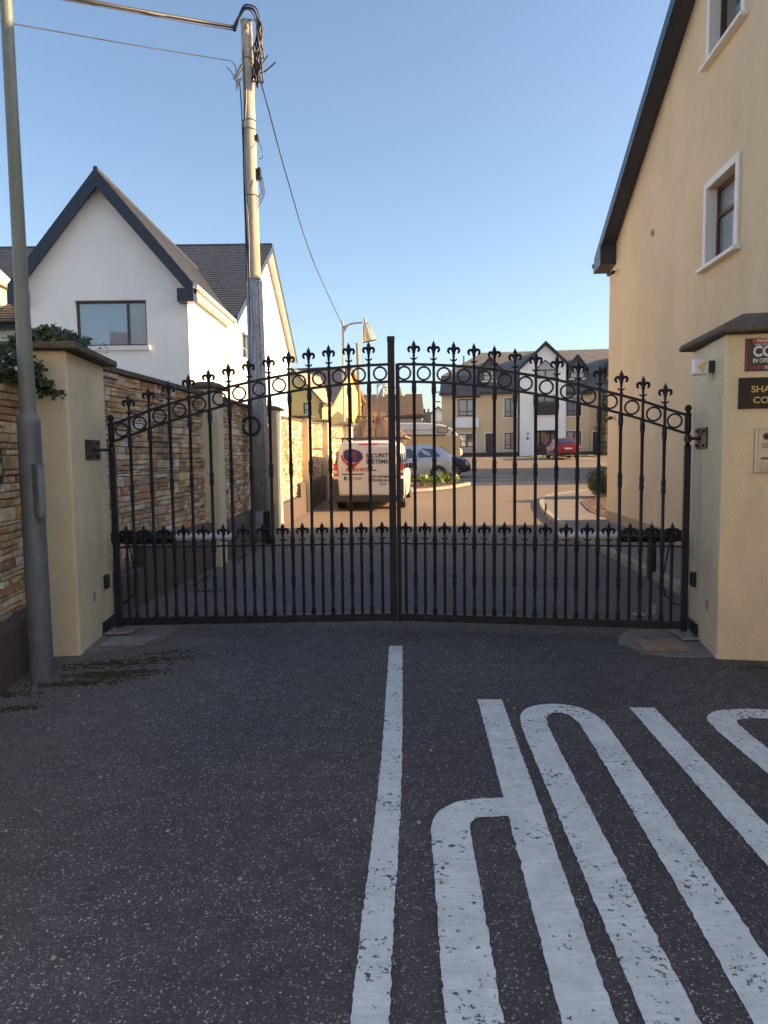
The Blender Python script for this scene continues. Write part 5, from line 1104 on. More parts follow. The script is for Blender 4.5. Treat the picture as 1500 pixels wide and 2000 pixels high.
# ---------------------------------------------------------------- vehicles
def interp(tab, x):
    for a, b in zip(tab[:-1], tab[1:]):
        if x <= b[0] or b is tab[-1]:
            t = 0 if b[0] == a[0] else max(0, min(1, (x-a[0])/(b[0]-a[0]))); return [p+(q-p)*t for p, q in zip(a, b)]
def vehicle(name, label, cat, loc, rz, st, paint, wheels, wr, wt, windows=(), glass_end=(), group=None, archr=1.16, dark=BLACK):
    """st stations: x, zb, zbelt, hw (belt half width), ztop, wtop"""
    root = thing(name, label, cat, loc, rz, group)
    def sect(s):
        x, zb, zbelt, hw, zt, wt_ = s
        zt = max(zt, zbelt+.02)
        return [(x,0,zb),(x,hw*.86,zb),(x,hw*.97,zb+.07),(x,hw,zb+(zbelt-zb)*.45),(x,hw*.99,zbelt-.06),(x,hw*.965,zbelt),(x,wt_+(hw*.965-wt_)*.12,zt-(zt-zbelt)*.14),(x,wt_*.93,zt-(zt-zbelt)*.03),(x,wt_*.6,zt+.012),(x,0,zt+.018)]
    mb = MB(); ns = 10; rows = []
    for s in st:
        h = sect(s); full = h+[(x,-y,z) for x, y, z in h[-2:0:-1]]; rows.append(len(mb.v)); mb.v += full
    m = 18
    for r0, r1 in zip(rows[:-1], rows[1:]):
        for k in range(m): mb.f.append((r0+k, r0+(k+1) % m, r1+(k+1) % m, r1+k))
    mb.f.append(tuple(rows[0]+k for k in range(m))[::-1]); mb.f.append(tuple(rows[-1]+k for k in range(m)))
    body = mb.build('body', paint, root, local=True, smooth=40)
    # cut the wheel arches
    cut = MB(); hwm = max(s[3] for s in st)
    for wx in wheels:
        for sg in (-1,1): cut.tube([(wx, sg*(hwm-.26), wr+.01), (wx, sg*(hwm+.2), wr+.01)], wr*archr, 24)
    co = cut.build('cutter', BLACK, None, local=True)
    md = body.modifiers.new('b','BOOLEAN'); md.object = co; md.operation = 'DIFFERENCE'; md.solver = 'EXACT'
    co.parent = root
    bpy.context.view_layer.update(); dg = bpy.context.evaluated_depsgraph_get()
    me = bpy.data.meshes.new_from_object(body.evaluated_get(dg)); body.modifiers.clear(); body.data = me; me.set_sharp_from_angle(angle=rad(35)); bpy.data.objects.remove(co)
    for wx in wheels:
        for sg in (-1,1):
            y = sg*(hwm-.01-wt/2)
            tb = MB(); n = 26; prof = [(-wt/2,wr*.66),(-wt/2,wr*.93),(-wt/2+.02,wr*.985),(0,wr),(wt/2-.02,wr*.985),(wt/2,wr*.93),(wt/2,wr*.66)]
            base = 0
            for (a, r) in prof:
                for k in range(n): q = 2*math.pi*k/n; tb.v.append((wx+r*math.cos(q), y+a, wr+r*math.sin(q)))
            for i in range(len(prof)-1):
                for k in range(n): tb.f.append((i*n+k, i*n+(k+1)%n, (i+1)*n+(k+1)%n, (i+1)*n+k))
            w_ = tb.build('wheel', RUBBER, root, local=True, smooth=40)
            rb = MB(); rb.tube([(wx,y+sg*(wt/2-.06),wr),(wx,y+sg*(wt/2-.05),wr)], wr*.66, 22); rb.build('rim_well', DARKF, w_, local=True)
            sp = MB(); sp.ring((wx,y+sg*(wt/2-.02),wr), wr*.63, .014, (1,0,0), (0,0,1), 24, 5)
            sp.tube([(wx,y+sg*(wt/2-.05),wr),(wx,y+sg*(wt/2-.012),wr)], wr*.16, 10)
            for k in range(7):
                q = 2*math.pi*k/7; c = Vector((wx+wr*.38*math.cos(q), y+sg*(wt/2-.025), wr+wr*.38*math.sin(q)))
                sp.obox(c, (wr*.27,.012,wr*.065), (math.cos(q),0,math.sin(q)), (0,1,0), (-math.sin(q),0,math.cos(q)))
            sp.build('rim', ALLOY, w_, local=True)
    # side glass
    for (xa, xb, trim_top) in windows:
        for sg in (-1,1):
            gb = MB(); n = 10; lo = []; up = []
            for i in range(n+1):
                x = xa+(xb-xa)*i/n; s = interp(st, x); _, zb, zbelt, hw, zt, wt_ = s
                def yat(z): 
                    t = (z-zbelt)/max(.01,(zt-.14*(zt-zbelt)-zbelt)); return hw*.965+(wt_+(hw*.965-wt_)*.12-hw*.965)*t+.006
                e = min(1, 4*min(i, n-i)/n+.25); z0 = zbelt+.03; z1 = max(z0+.01, z0+(zt-trim_top-z0)*(e**.6))
                lo.append((x, sg*yat(z0), z0)); up.append((x, sg*yat(z1), z1))
            for i in range(n): gb.quad(lo[i], lo[i+1], up[i+1], up[i])
            gb.build('side_glass', GLASSD, root, local=True, smooth=60)
    for (xa, za, wa, xb, zb_, wb, nmn) in glass_end:
        n = Vector((zb_-za,0,xa-xb)); n = n.normalized() if n.length else Z
        if n.z < 0: n = -n
        o_ = n*(.05 if xa < 0 else .02)
        gb = MB(); nn = 8; A_ = []; B_ = []
        for i in range(nn+1):
            t = -1+2*i/nn; A_.append(Vector((xa-(.05*t*t if xa > 0 else -.05*t*t), wa*t, za))+o_); B_.append(Vector((xb-(.03*t*t if xa > 0 else -.03*t*t), wb*t, zb_))+o_)
        for i in range(nn): gb.quad(A_[i], A_[i+1], B_[i+1], B_[i])
        gb.build(nmn, GLASSD, root, local=True, smooth=60)
    return root
SILV = M('silver_car_paint', (.40,.43,.48), .28, metal=.5, var=.02, coat=.7)
BLUEC = M('dark_blue_car_paint', (.014,.022,.045), .2, metal=.3, var=.02, coat=.9)
REDC = M('red_car_paint', (.30,.012,.02), .22, metal=.2, var=.02, coat=.8)
WHITEC = M('white_van_paint', (.74,.72,.69), .3, var=.03, vs=1.5, coat=.5)
CREAMC = M('pale_car_paint', (.62,.60,.54), .25, var=.02, coat=.7)
# x, zb, zbelt, hw, ztop, wtop   (front +x)
HATCH = [(-1.97,.42,.70,.70,.98,.60),(-1.93,.32,.88,.80,1.06,.64),(-1.80,.28,.98,.84,1.16,.62),(-1.45,.24,1.0,.86,1.40,.58),(-1.1,.22,.99,.865,1.475,.58),(-.4,.2,.96,.865,1.50,.60),(.3,.2,.94,.865,1.47,.60),(.75,.2,.93,.86,1.28,.62),(1.15,.2,.92,.86,1.04,.68),(1.3,.2,.91,.855,.96,.70),(1.7,.22,.84,.83,.87,.66),(1.88,.26,.74,.78,.77,.60),(1.97,.34,.60,.68,.63,.50)]
def hatch(label, loc, rz, paint, group='parked cars', rear_plate=True):
    r_ = vehicle('parked_car', label, 'car', loc, rz, HATCH, paint, (-1.28,1.22), .315, .20, windows=[(-1.35,-.42,.12),(-.36,.88,.12)], glass_end=[(-1.90,1.08,.56,-1.42,1.40,.50,'rear_window'),(1.24,.98,.66,.72,1.31,.55,'windscreen')], group=group)
    L_ = dict(parent=r_, local=True)
    for sg in (-1,1):
        MB().prism([(-1.99,sg*.80,.82),(-1.97,sg*.46,.86),(-1.93,sg*.48,.98),(-1.90,sg*.78,1.0)], (.12,sg*.03,0)).build('tail_light', REDL, smooth=40, bevel=.02, **L_)
        MB().prism([(1.90,sg*.50,.66),(1.74,sg*.80,.68),(1.58,sg*.83,.80),(1.76,sg*.60,.80)], (.03,0,.03)).build('headlight', CLEARL, bevel=.015, **L_)
        MB().obox((.88,sg*.93,1.0),(.06,.08,.06),(1,0,0)).build('mirror', paint, bevel=.025, **L_)
    MB().box(-2.005,-1.93,-.62,.62,.30,.46).build('rear_bumper', BLACK, bevel=.03, **L_); MB().box(1.90,2.0,-.55,.55,.28,.46).build('front_grille', BLACK, bevel=.03, **L_)
    if rear_plate: MB().box(-2.03,-2.0,-.26,.26,.68,.79).build('number_plate', PLATE, **L_)
    MB().tube([(-.5,.905,.88),(-.3,.905,.88)],.014,6).build('door_handle', paint, **L_)
    return r_
hatch('silver hatchback seen side on, just beyond the leafy bed', (1.02,30.7,G(0,30.7)), math.pi, SILV)
hatch('dark blue car with its nose poking out behind the silver hatchback', (1.98,33.0,G(0,33)), 0, BLUEC)
hatch('red hatchback parked with its back to us by the white bay', (13.0,51.9,G(0,51.9)), math.pi/2-.03, REDC)
hatch('pale car whose front shows beyond the end of the ochre wall', (3.9,53.6,G(0,53.6)), 0, CREAMC)
# the silver car faces left, so its tail shows at the right: turn handled by rz = pi

# security van
VAN = [(-2.46,.34,1.02,.90,1.62,.72),(-2.43,.26,1.03,.945,1.79,.76),(-2.36,.24,1.04,.96,1.84,.79),(-1.8,.22,1.05,.965,1.86,.80),(0,.22,1.05,.965,1.86,.80),(1.0,.22,1.04,.965,1.84,.79),(1.35,.22,1.03,.96,1.69,.78),(1.75,.22,1.02,.955,1.23,.80),(1.95,.22,1.0,.95,1.11,.82),(2.3,.26,.92,.92,.98,.76),(2.44,.32,.80,.86,.84,.66),(2.5,.38,.62,.72,.66,.55)]
vy = 21.6
van = vehicle('security_van', 'white security company van parked with its rear doors towards the gate', 'van', (-.21,vy,G(0,vy-1.6)), math.pi/2-.08, VAN, WHITEC, (-1.62,1.58), .33, .22, windows=[(-2.15,-1.1,.34),(-.95,.15,.34),(.25,1.45,.30)], glass_end=[(1.98,1.16,.78,1.40,1.70,.66,'windscreen')], archr=1.15)
L_ = dict(parent=van, local=True)
xr = -2.455
for sg in (-1,1):
    a, b = (.006, .80) if sg > 0 else (-.80, -.006)
    y0, y1 = min(a,b), max(a,b); o_ = y1 if sg > 0 else y0; i_ = y0 if sg > 0 else y1
    pts = [(xr,i_,.43),(xr,o_-sg*.10,.43),(xr,o_-sg*.02,.52),(xr,o_,.65),(xr,o_-sg*.02,1.06),(xr,o_-sg*.09,1.58),(xr,o_-sg*.16,1.69),(xr,i_,1.71)]
    dr = MB().prism(pts, (-.028,0,0)).build('rear_door', WHITEC, bevel=.008, **L_)
    # dark body corner strips (glass) beside the doors and the tail lights
    MB().prism([(xr+.02,sg*.865,1.12),(xr+.02,sg*.925,1.12),(xr+.03,sg*.86,1.58),(xr+.02,sg*.80,1.58)], (-.02,0,0)).build('corner_glass', GLASSD, **L_)
    MB().prism([(xr-.012,sg*.82,.92),(xr+.0,sg*.955,.92),(xr+.0,sg*.945,1.26),(xr-.012,sg*.835,1.26)], (-.02,0,0)).build('tail_light', REDL, bevel=.012, **L_)
    MB().prism([(xr-.034,sg*.835,1.00),(xr-.03,sg*.945,1.00),(xr-.03,sg*.94,1.07),(xr-.034,sg*.838,1.07)], (-.006,0,0)).build('reversing_light', CLEARL, **L_)
    MB().prism([(xr-.012,sg*.80,.36),(xr+.0,sg*.955,.36),(xr,sg*.955,.84),(xr-.012,sg*.835,.84)], (-.03,0,0)).build('bumper_corner', M('grey_plastic', (.045,.045,.048), .6), bevel=.01, **L_)
    MB().obox((1.25,sg*1.04,1.12),(.06,.12,.09),(1,0,0)).build('mirror', BLACK, bevel=.03, **L_)
    MB().box(xr-.052,xr-.03,sg*.62-.10,sg*.62+.10,.27,.31).build('reflector', REDL, **L_)
MB().prism([(xr-.0,-.93,.22),(xr-.0,.93,.22),(xr-.0,.95,.40),(xr,-.95,.40)], (-.06,0,0)).build('rear_bumper', M('grey_plastic', (.045,.045,.048), .6), bevel=.02, **L_)
lt_ = MB(); lt_.prism([(xr+.03,-.30,1.755),(xr+.03,.30,1.755),(xr+.05,.18,1.785),(xr+.05,-.18,1.785)], (-.04,0,0)).build('brake_light', REDL, bevel=.008, **L_)
for x in (-1.9,-.6,.6):
    MB().box(x-.03,x+.03,-.98,.98,1.935,1.965).build('roof_bar', DARKF, bevel=.006, **L_)
    for sg in (-1,1): MB().box(x-.03,x+.03,sg*.76-.02,sg*.76+.02,1.83,1.935).build('roof_bar_foot', DARKF, **L_)
MB().box(-2.3,1.0,-.99,-.94,1.966,2.0).build('roof_rail', STEELPLATE, **L_); MB().box(-2.3,1.0,.94,.99,1.966,2.0).build('roof_rail', STEELPLATE, **L_)
# image left = +y of the van (van points away, heading +Y world; local +y = world -X)
d = xr-.030
MB().box(d-.012,d,.12,.72,.955,.985).build('door_trim', DARKF, bevel=.005, **L_)
MB().box(d-.014,d,-.22,-.02,1.055,1.085).build('door_handle', BLACK, bevel=.005, **L_)
np_ = MB().box(d-.012,d,.15,.66,.80,.92).build('number_plate', PLATE, **L_)
MB().box(d-.016,d-.0125,.60,.655,.805,.915).build('plate_band', M('plate_blue', (.02,.06,.35), .4), van, local=True)
DKT = M('van_grey_print', (.05,.05,.065), .4); RDT = M('van_red_print', (.55,.025,.03), .4); BLT = M('van_blue_print', (.035,.04,.16), .4); WPR = M('van_white_print', (.75,.75,.75), .4)
def vtext(s_, size, y, z, mat, sx=1, bold=0, dd=0): 
    # text runs towards -y locally (image right)
    t = text(s_, size, (0,0,0), (1,0,0), (0,1,0), mat, None, sx=sx, bold=bold)
    for q in t.data.vertices: X_, Y_ = q.co.x, q.co.y; q.co = Vector((d-.003-dd-q.co.z, y-X_, z+Y_))
    t.parent = van; return t
vtext('SECURITY', .155, .06, 1.41, DKT, sx=1.0, bold=.005)
vtext('SYSTEMS', .155, .06, 1.25, DKT, sx=1.0, bold=.005)
vtext('087 810 0672', .13, .60, 1.05, RDT, sx=.82, bold=.004)
vtext('GATE AUTOMATION', .10, -.00, .865, DKT, sx=.80, bold=.003)
vtext('INTRUDER ALARMS', .10, -.00, .765, DKT, sx=.80, bold=.003)
vtext('CCTV', .088, -.30, .665, DKT, sx=.80, bold=.003)
vtext('221-C-6565', .105, .585, .825, DKT, sx=.78, bold=.001, dd=.013)
# shield logo: red swoosh under a blue shield, two red letters
def vpoly(name, pts, mat, dd): MB().prism([(d-.002-dd, y, z) for y, z in pts], (-.002,0,0)).build(name, mat, **L_)
vpoly('logo_swoosh', [(.72,1.50),(.735,1.44),(.70,1.34),(.60,1.24),(.45,1.06),(.32,1.20),(.20,1.31),(.13,1.40),(.15,1.44),(.24,1.34),(.36,1.27),(.48,1.25),(.60,1.31),(.68,1.40),(.70,1.50)], RDT, 0)
vpoly('logo_shield', [(.66,1.58),(.56,1.63),(.40,1.64),(.26,1.60),(.17,1.53),(.14,1.43),(.20,1.35),(.30,1.30),(.42,1.285),(.54,1.30),(.63,1.36),(.67,1.45)], BLT, .003)
vtext('ET', .22, .53, 1.385, RDT, bold=.004, dd=.006)

# touring caravan behind the ochre wall
root = thing('caravan', 'white touring caravan with blue swoosh showing above the ochre wall', 'caravan', (1.5,52.0,G(0,52)))
g = G(0,52); prof = [(-3.2,g+.5),(5.05,g+.5),(5.45,g+1.1),(5.40,g+1.7),(5.05,g+2.15),(4.2,g+2.55),(3.0,g+2.68),(-2.8,g+2.68),(-3.3,g+2.3),(-3.4,g+1.2)]
MB().prism([(x,51,z) for x, z in prof], (0,2.1,0)).build('body', M('caravan_white', (.66,.65,.60), .35, var=.04), root, bevel=.06)
def cwin(x0,x1,z0,z1): o = MB().box(x0,x1,50.97,50.998,g+z0,g+z1).build('window', DARKF, root); MB().box(x0+.05,x1-.05,50.955,50.969,g+z0+.05,g+z1-.05).build('pane', M('curtain_pane', (.42,.31,.24), .4), o)
cwin(3.75,4.55,2.05,2.45) if False else cwin(3.85,4.65,1.92,2.38); cwin(2.2,3.2,1.45,1.85); cwin(-.6,.9,1.45,2.1)
m_ = MB(); m_.prism([(4.85,50.99,g+1.75),(5.2,50.99,g+2.1),(5.02,50.99,g+2.02),(5.25,50.99,g+2.3),(4.9,50.99,g+2.0)], (0,-.01,0)); m_.build('blue_swoosh', BLT, root)
MB().box(-3.3,4.9,50.975,50.998,g+2.15,g+2.20).build('awning_rail', STEELPLATE, root)
for x in (.6,): MB().tube([(x,51.05,g+.32),(x,51.3,g+.32)], .32, 18).build('wheel', RUBBER, root)

# ---------------------------------------------------------------- street lamps and far poles
METAL = M('lamp_grey_metal', (.30,.29,.27), .5, var=.08)
SHADE = glass('lamp_shade_acrylic', (.45,.42,.34), .25, .5); SHADE.node_tree.nodes['Principled BSDF'].inputs['IOR'].default_value = 1.45
def bell_lamp(label, x, y, zt, arm, s=1.0, twin=False):
    g = G(x,y); root = thing('street_lamp', label, 'street lamp', (x,y,g), 0, 'bell street lamps')
    MB().lathe(x,y,[(0,.075),(1.1,.07),(1.15,.05),(zt-g,.042)],12,z=g).build('column', METAL, root, smooth=40)
    for sg in ((1,-1) if twin else (1,)):
        a = arm*sg
        MB().tube(smooth_path([Vector((x,y,zt-.30*s)),Vector((x+a*.35,y,zt-.15*s)),Vector((x+a*.7,y,zt-.09*s)),Vector((x+a,y,zt-.08*s))],5), .035, 8).build('arm', METAL, root, smooth=40)
        MB().prism([(x+.04*sg,y-.015,zt-.20*s),(x+.20*sg,y-.015,zt-.22*s),(x+.13*sg,y-.015,zt-.36*s),(x+.05*sg,y-.015,zt-.5*s)], (0,.03,0)).build('arm_gusset', METAL, root)
        hx = x+a+.10*sg; u = Vector((-.22*sg,-.12,1)).normalized(); top = Vector((hx,y,zt+.12*s))
        mb = MB(); mb = MB(); top = top-Z*.18*s; pr = [(0,.055),(.08,.085),(.18,.14),(.32,.205),(.48,.255),(.64,.29),(.78,.312),(.84,.318)]
        mb.tube([top-u*h*s for h, r in pr], [r*s for h, r in pr], 18, caps=False); sh = mb.build('lamp_shade', SHADE, root, smooth=60)
        so = sh.modifiers.new('t','SOLIDIFY'); so.thickness = .012
        MB().ring(top-u*.84*s, .318*s, .014, (u.cross(Vector((0,1,0)))).normalized(), u.cross(u.cross(Vector((0,1,0)))).normalized(), 24, 5).build('shade_rim', DARKF, root)
        MB().tube([top+u*.20*s, top-u*.16*s], [.06*s,.075*s], 10).build('shade_cap', METAL, root, smooth=40)
        a1_ = u.cross(Vector((0,1,0))).normalized(); a2_ = u.cross(a1_).normalized()
        for qq in (40,140,220,320): MB().tube([top-u*h*s+(a1_*math.cos(rad(qq))+a2_*math.sin(rad(qq)))*r*s*1.02 for h, r in pr], .010*s+.004, 5).build('shade_rib', DARKF, root, smooth=60)
    return root
bell_lamp('bell shaped street lamp, largest, standing behind the stone wall', -1.45, 26.9, 6.50, .74, .84)
bell_lamp('twin bell street lamp partly behind the gate meeting stile', .6, 47, 5.95, .42, .75, True)
bell_lamp('small distant street lamp left of the twin lamp', -.45, 62, 7.6, .5, .7)
root = thing('wooden_pole', 'plain mossy wooden pole in front of the yellow house', 'pole', (-1.36,41,G(0,41)))
c = Vector((-1.36,41,0)); MB().tube([(-1.24,41,G(0,41)-.1),(-1.40,41,7.85)], [.11,.075], 12).build('shaft', M('mossy_wood', (.26,.23,.10), .9, var=.2, vs=4), root, smooth=50)
MB().tube([(-1.10,41,7.2),(-1.08,41,1.5)], .008, 5).build('stay_wire', CABLE, root)

# ---------------------------------------------------------------- plants
def leaf(mb, p, n, s, asp=1.7):
    n = n.normalized(); a = n.cross(Vector((R.uniform(-1,1),R.uniform(-1,1),R.uniform(-1,1)))).normalized(); b = n.cross(a)
    l = s; w_ = s/asp; k = len(mb.v)
    mb.v += [tuple(p), tuple(p+a*l*.5+b*w_*.5), tuple(p+a*l), tuple(p+a*l*.5-b*w_*.5)]; mb.f += [(k,k+1,k+2),(k,k+2,k+3)]
def rdir(): 
    v = Vector((R.gauss(0,1),R.gauss(0,1),R.gauss(0,1))); return v.normalized()
def clump(mb, c, r, n, s, squash=1.0, flatz=None):
    for _ in range(n):
        d_ = rdir(); rr = r*(R.random()**.33); q = c+Vector((d_.x*rr,d_.y*rr,d_.z*rr*squash))
        if flatz is not None and q.z < flatz: q.z = flatz+R.random()*.03
        leaf(mb, q, (d_+rdir()*.8), s*R.uniform(.6,1.3))
# ivy over the left pillar cap and the outer wall top
root = thing('ivy', 'dark green ivy creeping over the left pillar cap and wall top', 'ivy', (-2.65,5.6,2.3))
mb = MB(); st_ = MB()
def trail(pts, n, rw, s):
    P = smooth_path([Vector(p) for p in pts], 6); st_.tube(P, .006, 5)
    for _ in range(n):
        i = R.randrange(len(P)-1); p = P[i].lerp(P[i+1], R.random())+rdir()*rw*R.random(); leaf(mb, p, Vector((.2,-.7,.6))+rdir()*.9, s*R.uniform(.6,1.3), 1.15)
trail([(-2.9,5.35,2.30),(-2.80,5.52,2.50),(-2.68,5.60,2.54),(-2.53,5.64,2.52),(-2.44,5.70,2.51)], 520, .05, .042)
trail([(-2.80,5.62,2.56),(-2.66,5.75,2.58),(-2.56,5.9,2.58),(-2.50,6.1,2.55)], 420, .035, .036)
for _ in range(520):
    a_, b_ = R.gauss(0,.13), R.gauss(0,.16); leaf(mb, Vector((-2.66+a_, 5.85+b_, 2.60-abs(a_)*.35-max(0,-b_)*.25+R.random()*.06)), Vector((.1,-.4,1))+rdir()*.8, .042*R.uniform(.6,1.3), 1.15)
trail([(-2.95,5.0,2.28),(-2.84,5.2,2.34),(-2.74,5.35,2.34),(-2.62,5.5,2.28)], 420, .085, .046)
trail([(-2.84,4.8,2.26),(-2.78,5.1,2.20),(-2.64,5.45,2.16),(-2.56,5.50,2.12)], 380, .075, .046)
trail([(-2.62,5.48,2.24),(-2.58,5.50,2.14),(-2.50,5.50,2.10),(-2.44,5.49,2.08)], 60, .024, .032)
for _ in range(900):
    p = Vector((R.uniform(-3.02,-2.62), R.uniform(3.6,5.6), 2.26+R.random()*.09-R.random()*.04)); leaf(mb, p, Vector((.3,-.3,1))+rdir()*.8, .045*R.uniform(.6,1.3), 1.15)
mb.build('leaves', IVYM, root, kind='stuff'); st_.build('stems', BARK, root)
# leafy bed by the van with a low kerb
pts = [(.95,24.6),(1.6,25.0),(2.6,26.2),(3.4,27.6),(3.3,28.1),(1.2,28.1),(.8,26.5)]
mb = MB(); mb.add([(x,y,G(x,y)+.02) for x,y in pts]+[(x,y,G(x,y)+.13) for x,y in pts]+[(2+(x-2)*.86, 26.6+(y-26.6)*.88, G(x,y)+.13) for x,y in pts], [(i,(i+1)%7,(i+1)%7+7,i+7) for i in range(7)]+[(i+7,(i+1)%7+7,(i+1)%7+14,i+14) for i in range(7)])
o = mb.build('bed_kerb', KERB); o['kind'] = 'structure'
o = MB().quad(*[(2+(x-2)*.86, 26.6+(y-26.6)*.88, G(x,y)+.12) for x,y in pts]).build('planting_bed', SOIL); o['kind'] = 'structure'
for i, (x,y,r,lab) in enumerate(((1.35,25.9,.42,'bright green leafy plant nearest the van in the bed'),(1.95,26.5,.45,'bright green leafy plant in the middle of the bed'),(2.45,27.2,.40,'bright green leafy plant beneath the rear wheel of the silver car'))):
    root = thing('leafy_plant', lab, 'plant', (x,y,G(x,y)+.1), 0, 'leafy plants in the bed')
    mb = MB(); c = Vector((x,y,G(x,y)+.16))
    for k in range(9):
        q = c+Vector((R.uniform(-r,r),R.uniform(-r*.6,r*.6),R.uniform(.05,.30)))
        for _ in range(42):
            d_ = Vector((R.uniform(-1,1),R.uniform(-1,1),R.uniform(.1,1))); leaf(mb, q+d_*.05, Vector((d_.x,d_.y,.6))+rdir()*.4, R.uniform(.09,.17), 2.8)
    mb.build('leaves', PLANTM, root, kind='stuff'); MB().tube([c-Z*.1, c+Z*.15], .02, 5).build('stem', BARK, root)
# round bush and mulch bed by the right house
o = MB(); mp_ = [(4.98,15.6),(5.02,17.4),(5.5,19.9),(6.5,21.7),(7.9,22.9),(12,23.4),(12,15.6)]
o = MB().quad(*[(x,y,G(x,y)+.105) for x,y in mp_]).build('mulch_bed', SOIL); o['kind'] = 'structure'
mb = MB()
for _ in range(1500):
    x = R.uniform(4.95,8.5); y = R.uniform(15.7,22)
    if y > 15.6+(x-5.0)*3.6+3.8 or (y>17.4 and x < 5.0+(y-17.4)*.3): continue
    leaf(mb, Vector((x,y,G(x,y)+.11+R.random()*.04)), Vector((0,0,1))+rdir()*.8, R.uniform(.04,.10), 2.2)
o = mb.build('bark_chips', leaf_mat('bark_chip', (.10,.05,.035), (.38,.26,.19), .9)); tag(o, 'pinkish bark chips covering the bed beside the beige house', 'bark chips'); o['kind'] = 'stuff'
def bush(label, x, y, r, h, n, s):
    g = G(x,y); root = thing('round_bush', label, 'bush', (x,y,g)); mb = MB()
    for k in range(n):
        d_ = rdir(); rr = R.uniform(.72,1.0)*(1+.10*math.sin(7*d_.x+3*d_.z)*math.sin(5*d_.y)); q = Vector((x+d_.x*r*rr, y+d_.y*r*rr, g+.12+h*.5+d_.z*h*.5*rr))
        leaf(mb, q, d_+rdir()*.55, s*R.uniform(.6,1.3))
    mb.build('leaves', BUSHM, root, kind='stuff')
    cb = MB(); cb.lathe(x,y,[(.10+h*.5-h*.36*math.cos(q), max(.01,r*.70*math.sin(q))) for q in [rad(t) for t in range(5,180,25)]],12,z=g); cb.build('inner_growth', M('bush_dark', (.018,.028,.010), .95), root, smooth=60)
bush('clipped dark round bush at the corner of the beige house', 6.55, 21.2, .50, .92, 7000, .055)
# conifer at the far block
root = thing('conifer_tree', 'dark conifer at the right end of the apartment block', 'tree', (18.0,57.2,G(0,57))); mb = MB(); g = G(0,57)
cx = atY(1180,880,57.2).x
root.location.x = cx
for k in range(60):
    z = g+.4+k/60*4.6; r = .95*(1-k/62)**.7; q = R.uniform(0,6.28); clump(mb, Vector((cx+math.cos(q)*r*.6, 57.2+math.sin(q)*r*.6, z)), .42, 60, .12)
mb.build('foliage', leaf_mat('conifer_needles', (.012,.028,.010), (.05,.075,.022)), root, kind='stuff'); MB().tube([(cx,57.2,g),(cx,57.2,g+4)], [.12,.04], 8).build('trunk', BARK, root)
o = MB().quad((9.6,55.9,G(0,56)+.03),(16.5,54.9,G(0,56)+.03),(16.5,56.9,G(0,57)+.03),(9.8,57.6,G(0,57)+.03)).build('lawn_strip', LAWN); o['kind'] = 'structure'
mb = MB()
for _ in range(5000):
    x = R.uniform(11.5,16.5); y = R.uniform(55.3,57.0); leaf(mb, Vector((x,y,G(x,y)+.03)), Vector((R.uniform(-1,1),-1,.2)), R.uniform(.05,.12), 3)
o = mb.build('lawn_grass', leaf_mat('grass', (.05,.10,.015), (.16,.24,.04))); tag(o, 'strip of short grass before the apartment block', 'grass'); o['kind'] = 'stuff'
# weeping tree with bare pink-brown twigs
tx, ty = -.35, 40.5; g = G(0,ty)
root = thing('weeping_tree', 'bare weeping tree with pinkish brown hanging twigs above the van', 'tree', (tx,ty,g))
mb = MB(); mb.tube([(tx,ty,g),(tx+.05,ty,g+1.2),(tx-.02,ty,g+2.2),(tx+.06,ty,g+3.0)], [.16,.12,.10,.06], 8)
for k in range(7):
    q = k*.9; mb.tube(smooth_path([Vector((tx,ty,g+2.1+.1*k)),Vector((tx+math.cos(q)*.5,ty+math.sin(q)*.5,g+2.9)),Vector((tx+math.cos(q)*1.2,ty+math.sin(q)*1.0,g+3.0))],4), [.05]*9 if False else .035, 5)
mb.build('trunk', BARK, root, smooth=50)
mb = MB()
for k in range(420):
    q = R.uniform(0,6.283); r = R.uniform(.02,1.0)**.55*1.6; dr_ = R.uniform(1.0,2.6)*(.55+.45*r/1.7); z0 = g+3.15+R.uniform(-.22,.12)-.38*r*r*.9
    c = Vector((math.cos(q), math.sin(q)*.8, 0)); p0 = Vector((tx,ty,z0))+c*r*.45; p1 = Vector((tx,ty,z0+.04))+c*r*.8; p2 = Vector((tx,ty,z0-dr_*.4))+c*r*1.02+rdir()*.08; p3 = Vector((tx,ty,z0-dr_))+c*r*1.05+rdir()*.15
    mb.tube(smooth_path([p0,p1,p2,p3],3), .0075, 3, caps=False)
mb.build('twigs', TWIG, root, kind='stuff')
root = thing('green_shrub', 'green shrub growing at the foot of the weeping tree', 'shrub', (tx-.1,ty-.9,g)); mb = MB()
for k in range(16): clump(mb, Vector((tx-.1+R.uniform(-.7,.7), ty-.9+R.uniform(-.3,.3), g+.5+R.uniform(0,1.1))), .3, 60, .10)
mb.build('leaves', leaf_mat('shrub_leaf', (.06,.09,.02), (.22,.24,.06)), root, kind='stuff'); MB().tube([(tx-.1,ty-.9,g),(tx-.1,ty-.9,g+.9)], .04, 6).build('stem', BARK, root)
root = thing('red_shrub', 'reddish leafless shrub right of the weeping tree', 'shrub', (1.35,44,G(0,44))); mb = MB()
for k in range(14): clump(mb, Vector((1.35+R.uniform(-.7,.7), 44+R.uniform(-.3,.3), G(0,44)+.9+R.uniform(0,1.3))), .32, 60, .08)
mb.build('leaves', leaf_mat('red_shrub_leaf', (.22,.07,.04), (.42,.17,.10)), root, kind='stuff'); MB().tube([(1.35,44,G(0,44)),(1.35,44,G(0,44)+1.2)], .04, 6).build('stem', BARK, root)
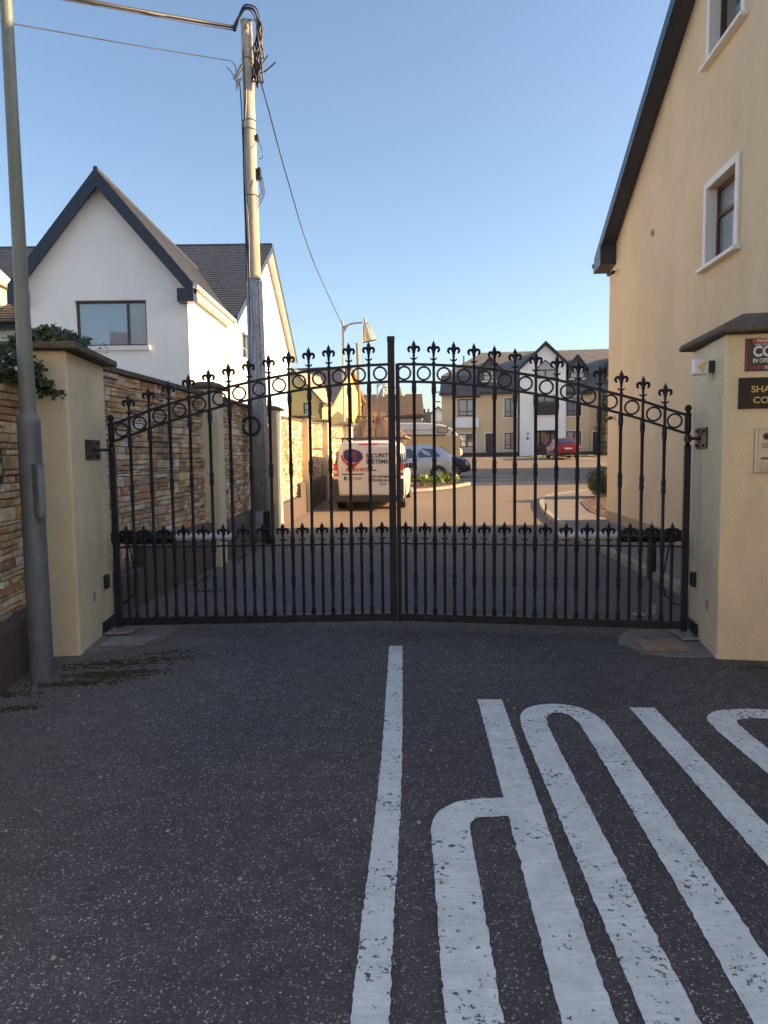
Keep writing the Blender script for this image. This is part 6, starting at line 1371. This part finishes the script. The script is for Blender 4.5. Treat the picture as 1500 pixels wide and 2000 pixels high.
# moss and small debris on the tarmac
def inpoly_patch(cx, cy, rx, ry, n, rot=0):
    for _ in range(n):
        a = R.uniform(0,6.283); r = abs(R.gauss(0,.5)); x = r*rx*math.cos(a); y = r*ry*math.sin(a)
        X_ = cx+x*math.cos(rot)-y*math.sin(rot); Y_ = cy+x*math.sin(rot)+y*math.cos(rot); yield X_, Y_
mb = MB()
for (cx_,cy_,rx,ry,n,rt) in ((-2.0,5.42,.52,.13,2600,.25),(-2.0,5.12,.42,.11,2600,.12),(-2.2,4.92,.4,.08,900,.1),(-2.55,4.72,.25,.09,500,0),(-2.35,4.45,.2,.07,200,.2),(-1.75,5.7,.35,.1,350,.3),(-2.35,9.2,.12,.7,350,0),(-2.25,10.9,.12,.8,300,0),(-2.1,8.3,.35,.12,200,0),(2.75,5.1,.3,.06,160,0)):
    for x, y in inpoly_patch(cx_,cy_,rx,ry,n,rt):
        if math.sin(x*23+3*math.sin(y*31))*math.sin(y*37+2*math.sin(x*19)) < -.1: continue
        s = R.uniform(.006,.016); h = R.uniform(.003,.012); k = len(mb.v); q = R.uniform(0,6.28)
        mb.v += [(x+s*math.cos(q+t), y+s*math.sin(q+t), .0012) for t in (0,2.1,4.2)]+[(x,y,h)]; mb.f += [(k,k+1,k+3),(k+1,k+2,k+3),(k+2,k,k+3)]
o = mb.build('moss', MOSSM); tag(o, 'patchy dark moss on the tarmac around the left pillar foot', 'moss'); o['kind'] = 'stuff'
o = MB()
for k in range(160):
    x = R.uniform(-2.6,2.6); y = R.uniform(2.0,12); s = R.uniform(.004,.011)
    if R.random() < .5: x = -2.55+abs(R.gauss(0,.5))
    o.lathe(x,y,[(-.001,s),(s*.6,s*.9),(s*.9,s*.3)],5,z=.002)
o = o.build('loose_grit', M('grit', (.33,.31,.28), .9, var=.3, vs=30)); tag(o, 'loose grit scattered on the tarmac', 'grit'); o['kind'] = 'stuff'

# dry leaves and twigs blown along the wall foot and the gate
mb = MB()
for k in range(150):
    t = R.random()
    if k % 3 == 0: x, y = -2.45+abs(R.gauss(0,.22)), R.uniform(6.9,12.5)
    elif k % 3 == 1: x, y = R.uniform(-2.4,2.5), 6.45+R.gauss(0,.12)
    else: x, y = -2.35+abs(R.gauss(0,.35)), R.uniform(4.3,5.6)
    leaf(mb, Vector((x,y,.008+R.random()*.008)), Vector((0,0,1))+rdir()*.35, R.uniform(.015,.04), 1.8)
o = mb.build('fallen_leaves', leaf_mat('dry_leaf', (.06,.035,.018), (.26,.17,.08), .9)); tag(o, 'dry brown leaves blown under the gate and along the wall foot', 'leaves'); o['kind'] = 'stuff'
